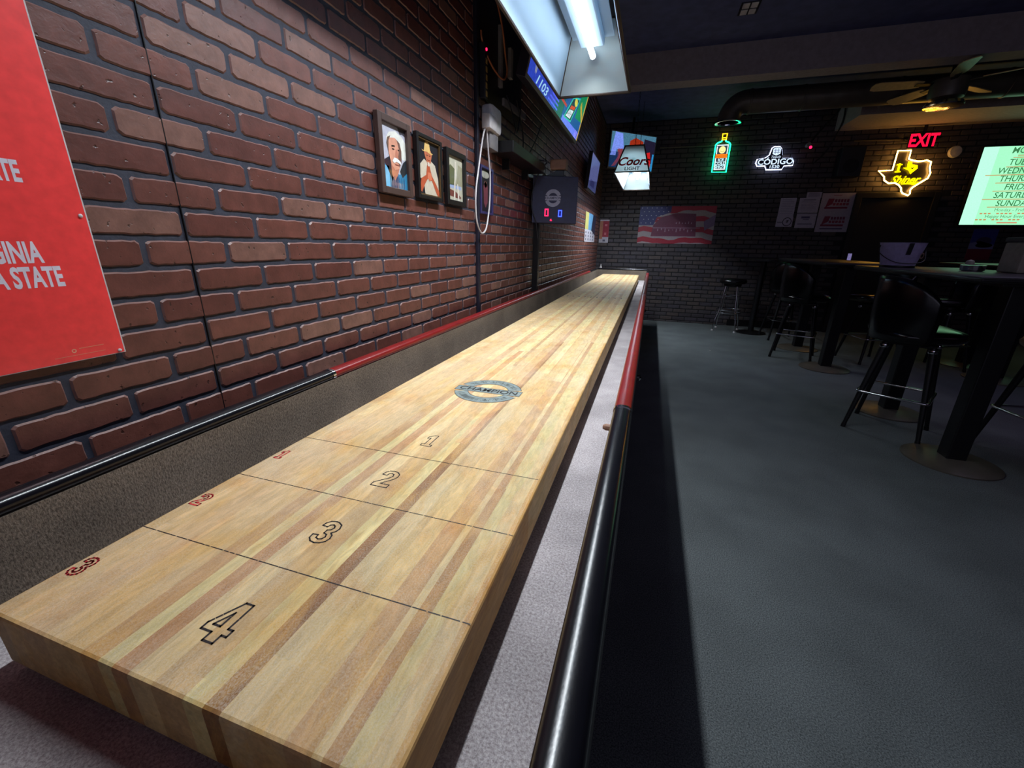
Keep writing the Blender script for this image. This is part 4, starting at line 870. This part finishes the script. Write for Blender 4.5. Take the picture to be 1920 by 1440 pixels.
m = MB(); m.tube(smooth_path([(2.79, 7.2, 3.0), (2.74, 7.22, 2.86), (2.66, 7.26, 2.76), (2.57, 7.30, 2.62), (2.54, 7.3, 2.55)]), .014, 8); m.build('bracket_arm', MT['bmetal'], t, smooth=True)
m = MB(); m.tube(smooth_path([(2.82, 7.2, 3.0), (2.84, 7.22, 2.80), (2.80, 7.26, 2.60), (2.74, 7.30, 2.44), (2.66, 7.32, 2.34), (2.63, 7.33, 2.31)]), .01, 8); m.build('cable', MT['bmetal'], t, smooth=True)
m = MB(); m.lathe([(.026, -.05), (.028, .0), (.022, .05)], (2.52, 7.30, 2.54), 14, 'Y'); m.build('camera_body', MT['gplast'], t, smooth=True)
m = MB(); m.lathe([(.018, -.008), (.014, .004)], (2.545, 7.26, 2.505), 12, 'Y'); m.build('red_lens', MT['rled'], t)

# ------------------------------------------------------------------ ceiling things
t = thing('duct', 'round metal duct under the ceiling ending in a downturned elbow', 'duct', (3.4, 6.25, 2.8))
m = MB(); rd = .125
el = [(1.36, 6.25, 2.63)] + [(1.36+.17*(1-math.cos(q)), 6.25, 2.66+.17*math.sin(q)) for q in [k*math.pi/14 for k in range(8)]]
m.tube(el, rd, 20, caps=False); m.build('elbow', MT['steel'], t, smooth=True)
m = MB(); m.tube([(1.53, 6.25, 2.83), (6.9, 6.25, 2.83)], rd, 24, caps=False); m.build('pipe_run', MT['steel'], t, smooth=True)
m = MB(); m.lathe([(rd+.002, 0), (rd+.02, -.004), (rd+.02, -.016), (rd-.01, -.012), (rd-.012, 0)], (1.36, 6.25, 2.635), 24); m.build('outlet_rim', MT['chrome'], t, smooth=True)
for x in (1.56, 2.1, 3.0, 3.9, 4.8):
    m = MB(); m.lathe([(rd+.001, -.012), (rd+.006, -.008), (rd+.006, .008), (rd+.001, .012)], (x, 6.25, 2.83), 24, 'X'); m.build('seam_band', MT['steel'], t, smooth=True)
fx, fy, fz = 3.16, 5.65, 2.62
t = thing('ceiling_fan', 'bronze ceiling fan with tan blades hanging near the duct', 'ceiling fan', (fx, fy, fz))
m = MB(); m.tube([(fx, fy, fz+.12), (fx, fy, ZC)], .014, 10).lathe([(.02, ZC-.07), (.06, ZC-.03), (.065, ZC)], (fx, fy, 0), 18); m.build('down_rod', MT['bmetal'], t, smooth=True)
m = MB(); m.lathe([(.05, .13), (.135, .11), (.14, .0), (.13, -.04), (.07, -.06)], (fx, fy, fz), 28); m.build('motor_housing', MT['steel'], t, smooth=True)
m = MB(); m.lathe([(.07, -.06), (.14, -.075), (.15, -.10), (.145, -.11), (.05, -.12)], (fx, fy, fz), 28); m.build('light_ring', MT['chrome'], t, smooth=True)
blade_m = mat('fan_blade', (205, 176, 120), .35)
for k in range(5):
    ang = math.radians(-105+72*k); ca, sa = math.cos(ang), math.sin(ang)
    M = Matrix.Translation((fx, fy, fz+.085)) @ Matrix.Rotation(ang, 4, 'Z') @ Matrix.Rotation(math.radians(13), 4, 'X')
    m = MB(); m.prism([(.22, -.045), (.30, -.062), (.58, -.068), (.62, -.05), (.63, 0), (.62, .05), (.58, .068), (.30, .062), (.22, .045)], M, .007); bl = m.build('blade', blade_m, t)
    m = MB(); m.box(.12, .27, -.022, .022, -.005, .001, .001, M=M); m.build('blade_iron', MT['bmetal'], bl)
t = thing('ceiling_grille', 'small pale four pane grille on the ceiling', 'grille', (1.18, 4.43, ZC))
for dx in (-.03, .03):
    for dy in (-.05, .05):
        m = MB(); m.box(1.18+dx-.024, 1.18+dx+.024, 4.43+dy-.038, 4.43+dy+.038, ZC-.008, ZC-.001, .001); m.build('pane', MT['wplast'], t)
m = MB(); m.box(1.11, 1.25, 4.33, 4.53, ZC-.004, ZC, .001); m.build('grille_plate', MT['bmetal'], t)

# ------------------------------------------------------------------ pub tables
def pub_table(x0, x1, y0, y1, zt, posts, label):
    t = thing('pub_table', label, 'table', ((x0+x1)/2, (y0+y1)/2, 0), 'tall pub tables')
    m = MB(); m.box(x0, x1, y0, y1, zt-.032, zt, .008); m.build('tabletop', MT['tabletop'], t, smooth=True)
    m = MB(); m.box(x0-.002, x1+.002, y0-.002, y1+.002, zt-.024, zt-.008, .004); m.build('edge_band', MT['bmetal'], t)
    for px, py in posts:
        m = MB(); m.box(px-.048, px+.048, py-.048, py+.048, .02, zt-.032, .006).box(px-.16, px+.16, py-.16, py+.16, zt-.05, zt-.032, .003); m.build('column', MT['bmetal'], t)
        m = MB(); m.lathe([(.225, 0), (.225, .008), (.2, .018), (.09, .03), (.06, .034)], (px, py, 0), 32); m.build('base_plate', MT['steel'], t, smooth=True)
    return t
pub_table(2.20, 2.86, 2.66, 4.08, 1.085, [(2.51, 2.93), (2.56, 3.79)], 'tall black pub table nearest the camera, holding a white bucket and grey box')
pub_table(2.22, 2.88, 4.72, 6.36, 1.085, [(2.54, 5.06), (2.55, 6.02)], 'tall black pub table behind the near one, gold lit base plate')
pub_table(3.75, 4.45, 4.8, 6.1, 1.085, [(4.02, 5.19), (4.1, 5.8)], 'tall black pub table on the right side of the room')
t = thing('pub_table', 'small round topped pub table by the back wall beside the chrome stool', 'table', (2.2, 6.95, 0), 'tall pub tables')
m = MB(); m.lathe([(.29, 1.03), (.30, 1.035), (.30, 1.055), (.29, 1.06)], (2.2, 6.95, 0), 32); m.build('tabletop', MT['tabletop'], t, smooth=True)
m = MB(); m.tube([(2.2, 6.95, .02), (2.2, 6.95, 1.03)], .04, 14); m.build('column', MT['bmetal'], t, smooth=True)
m = MB(); m.lathe([(.2, 0), (.2, .01), (.06, .03)], (2.2, 6.95, 0), 28); m.build('base_plate', MT['bmetal'], t, smooth=True)

# ------------------------------------------------------------------ stools
def make_stool(seatm):
    t = thing('bar_stool', 'x', 'stool', (0, 0, 0), 'padded bar stools')
    m = MB(); rings = []
    for r_, z in ((.13, .655), (.195, .66), (.216, .675), (.222, .70), (.21, .720), (.15, .730), (.06, .733)):
        rg = []
        for k in range(40):
            a = 2*math.pi*k/40; q = (abs(math.cos(a))**3.4+abs(math.sin(a))**3.4)**(-1/3.4); rg.append(m.bm.verts.new((r_*q*math.cos(a), r_*q*math.sin(a), z)))
        rings.append(rg)
    for A, B in zip(rings, rings[1:]):
        for k in range(40): m.face([A[k], A[(k+1) % 40], B[(k+1) % 40], B[k]])
    m.face(rings[0][::-1]); m.face(rings[-1]); m.build('seat', seatm, t, smooth='all')
    # bucket back: curved padded shell; faces +x, so the shell wraps the -x side
    m = MB(); rows = 9; cols_ = 20; Pf, Pb = [], []
    for i in range(rows+1):
        f = i/rows; rf, rb = [], []
        for j in range(cols_+1):
            a = math.radians(180-78+156*j/cols_); e = abs(j/cols_-.5)*2
            ztop = 1.045 - .16*e**3.2
            z = .64 + (ztop-.64)*f; r_ = .232 + .025*f; th = .038*(1-.55*f**4)*(1-.4*e**6)
            bulge = .012*math.sin(math.pi*f)
            rb.append(((r_+bulge)*math.cos(a), (r_+bulge)*math.sin(a), z)); rf.append(((r_-th)*math.cos(a), (r_-th)*math.sin(a), z))
        Pf.append(rf); Pb.append(rb)
    VF, VB = m.grid(Pf), m.grid(Pb)
    for j in range(cols_): m.face([VF[-1][j], VF[-1][j+1], VB[-1][j+1], VB[-1][j]]); m.face([VF[0][j], VF[0][j+1], VB[0][j+1], VB[0][j]])
    for i in range(rows): m.face([VF[i][0], VF[i+1][0], VB[i+1][0], VB[i][0]]); m.face([VF[i][-1], VF[i+1][-1], VB[i+1][-1], VB[i][-1]])
    m.build('backrest', MT['seat'], t, smooth='all')
    m = MB(); m.box(-.13, .13, -.13, .13, .615, .635, .004).lathe([(.09, .635), (.09, .656)], (0, 0, 0), 20); m.build('swivel_plate', MT['bmetal'], t)
    for sx in (-1, 1):
        for sy in (-1, 1):
            m = MB(); m.tube([(sx*.115, sy*.115, .62), (sx*.158, sy*.158, .30), (sx*.195, sy*.195, .02)], .021, 10, r2=.0125); lg = m.build('leg', MT['bmetal'], t, smooth=True)
            m = MB(); m.tube([(sx*.1935, sy*.1935, .03), (sx*.1972, sy*.1972, 0)], .0145, 10); m.build('foot_cap', MT['bmetal'], lg, smooth=True)
            m = MB(); m.lathe([(.023, -.01), (.025, 0), (.023, .01)], (sx*.118, sy*.118, .598), 12); m.build('collar', MT['chrome'], lg, smooth=True)
    q = .182; c = .02; pts = []
    for (cx_, cy_, a0) in ((q-c, q-c, 0), (-q+c, q-c, 90), (-q+c, -q+c, 180), (q-c, -q+c, 270)):
        for k in range(5): an = math.radians(a0+22.5*k); pts.append((cx_+c*math.cos(an), cy_+c*math.sin(an), .275))
    m = MB(); m.tube(pts, .0085, 10, closed=True); m.build('footrest', MT['chrome'], t, smooth=True)
    return t
black_stool = make_stool(MT['seat'])
spots = [  # x, y, leg turn, seat turn, label
    (2.375, 3.385, -32, 6, 'nearest black bucket seat bar stool, its back to the aisle and seat reflecting mint light'),
    (2.36, 5.53, -20, 10, 'black bar stool at the second tall table, gold glint along its seat'),
    (3.12, 5.62, 15, 185, 'bar stool behind the nearest one, only its lower legs in view'),
    (3.66, 5.52, 25, 170, 'bar stool at the far right table, dark legs seen past the near table'),
    (2.50, 6.64, 5, 80, 'dark bar stool by the back wall to the right of the chrome stool'),
]
for i, (x, y, la, sa, lab) in enumerate(spots):
    o = black_stool if i == 0 else copy_tree(black_stool)
    o.location = (x, y, 0); o.rotation_euler.z = math.radians(la); o['label'] = lab
    for ch in o.children:
        if ch.name.split('.')[0] in ('seat', 'backrest'): ch.rotation_euler.z = math.radians(sa-la)
        if i == 0 and ch.name.split('.')[0] == 'seat':      # tilt added so the seat mirrors the mint menu screen
            ch.rotation_euler = (math.radians(3.4), 0, math.radians(sa-la)); ch.location = Matrix.Rotation(math.radians(sa-la), 4, 'Z') @ Vector((0, .7*math.sin(math.radians(3.4)), .001))
ts = make_stool(MT['tan']); ts.location = (3.03, 3.13, 0); ts.rotation_euler.z = math.radians(8); ts['label'] = 'bar stool with a tan seat cut off by the right edge of the photo'
for ch in ts.children:
    if ch.name.split('.')[0] in ('seat', 'backrest'): ch.rotation_euler.z = math.radians(172-8)
# chrome stool
def chrome_stool(x, y, label):
    t = thing('chrome_stool', label, 'stool', (x, y, 0), 'backless chrome stools')
    m = MB(); m.lathe([(.16, .70), (.18, .71), (.185, .735), (.17, .765), (.0, .775)], (x, y, 0), 28); m.build('seat', MT['seat'], t, smooth='all')
    m = MB(); m.lathe([(.11, .66), (.12, .665), (.12, .70), (.11, .702)], (x, y, 0), 22); m.build('swivel_plate', MT['bmetal'], t)
    for k in range(4):
        a = math.radians(28+90*k); ca, sa = math.cos(a), math.sin(a)
        m = MB(); m.tube(smooth_path([(x+ca*.105, y+sa*.105, .67), (x+ca*.13, y+sa*.13, .50), (x+ca*.155, y+sa*.155, .30), (x+ca*.20, y+sa*.20, .16), (x+ca*.215, y+sa*.215, .02)]), .010, 10); lg = m.build('leg', MT['chrome'], t, smooth=True)
        m = MB(); m.lathe([(.016, 0), (.017, .012), (.012, .022)], (x+ca*.216, y+sa*.216, 0), 12); m.build('foot_cap', MT['wplast'], lg, smooth=True)
    for r_, z in ((.172, .275), (.128, .52), (.165, .315)):
        m = MB(); m.tube([(x+r_*math.cos(2*math.pi*k/24), y+r_*math.sin(2*math.pi*k/24), z) for k in range(24)], .008, 8, closed=True); m.build('foot_ring', MT['chrome'], t, smooth=True)
chrome_stool(1.86, 7.02, 'front chrome legged backless stool by the back wall')

# ------------------------------------------------------------------ things on the near pub table
bx, by, bz = 2.36, 3.82, 1.085
t = thing('beer_bucket', 'white metal beer bucket with a dark strip standing on the near tall table', 'bucket', (bx, by, bz))
m = MB(); m.lathe([(.085, .002), (.095, .006), (.128, .165), (.132, .168), (.126, .165), (.09, .012)], (bx, by, bz), 28); m.build('pail', mat('pale_pail', (172, 164, 206), .35), t, smooth=True)
m = MB(); m.lathe([(.098, .0), (.100, .010), (.098, .014)], (bx, by, bz), 28); m.build('base_ring', MT['bmetal'], t, smooth=True)
m = MB(); m.tube(smooth_path([(bx-.13, by, bz+.15), (bx-.135, by-.02, bz+.10), (bx-.09, by-.115, bz+.045), (bx, by-.135, bz+.03), (bx+.09, by-.115, bz+.045), (bx+.135, by-.02, bz+.10), (bx+.13, by, bz+.15)]), .003, 6); m.build('bail_handle', MT['bmetal'], t, smooth=True)
a = Art((bx-.02, by-.1335, bz+.05), (.93, -.36, 0), (0, -.2, 1)); 
M_ = frame_M((bx-.006, by-.100, bz+.06), (1, 0, 0), (0, -.21, 1)); a = Art(M_ @ Vector((0, 0, .012)), (1, 0, 0), (0, -.21, 1)); a.rect(-.014, .03, .012, .108, (18, 16, 26)); a.build('dark_strip', MT['print'], t)
M_ = frame_M((bx+.07, by-.085, bz+.05), (.80, .6, 0), (0, -.2, 1)); a = Art(M_ @ Vector((0, 0, .016)), (.80, .6, 0), (0, -.2, 1)); a.arc(0, .035, .012, .022, 0, 360, (140, 110, 100), 14); a.build('round_badge', MT['print'], t)
t = thing('napkin_box', 'grey box shaped napkin dispenser at the right end of the near tall table', 'dispenser', (2.74, 3.30, 1.085))
m = MB(); m.box(2.66, 2.82, 3.22, 3.38, 1.086, 1.255, .008); m.build('body', MT['card'], t)
m = MB(); m.box(2.655, 2.825, 3.215, 3.385, 1.255, 1.282, .006); m.build('lid', MT['plastic'], t)
t = thing('ashtray', 'small glass ashtray beside the grey box on the near tall table', 'ashtray', (2.57, 3.42, 1.085))
m = MB(); m.lathe([(.045, 0), (.055, .004), (.06, .035), (.052, .036), (.044, .010), (.0, .009)], (2.57, 3.42, 1.0855), 20); m.build('dish', MT['chrome'], t, smooth=True)
m = MB(); m.lathe([(.022, 0), (.022, .05), (.016, .06), (.0, .066)], (2.62, 3.55, 1.0855), 14); tag(m.build('salt_shaker', MT['card'], smooth=True), 'pale salt shaker behind the ashtray on the near tall table', 'shaker')
m = MB(); m.box(1.462, 1.482, 5.44, 5.452, 0, .006); tag(m.build('paper_scrap', MT['wplast']), 'tiny white scrap lying on the carpet', 'scrap')
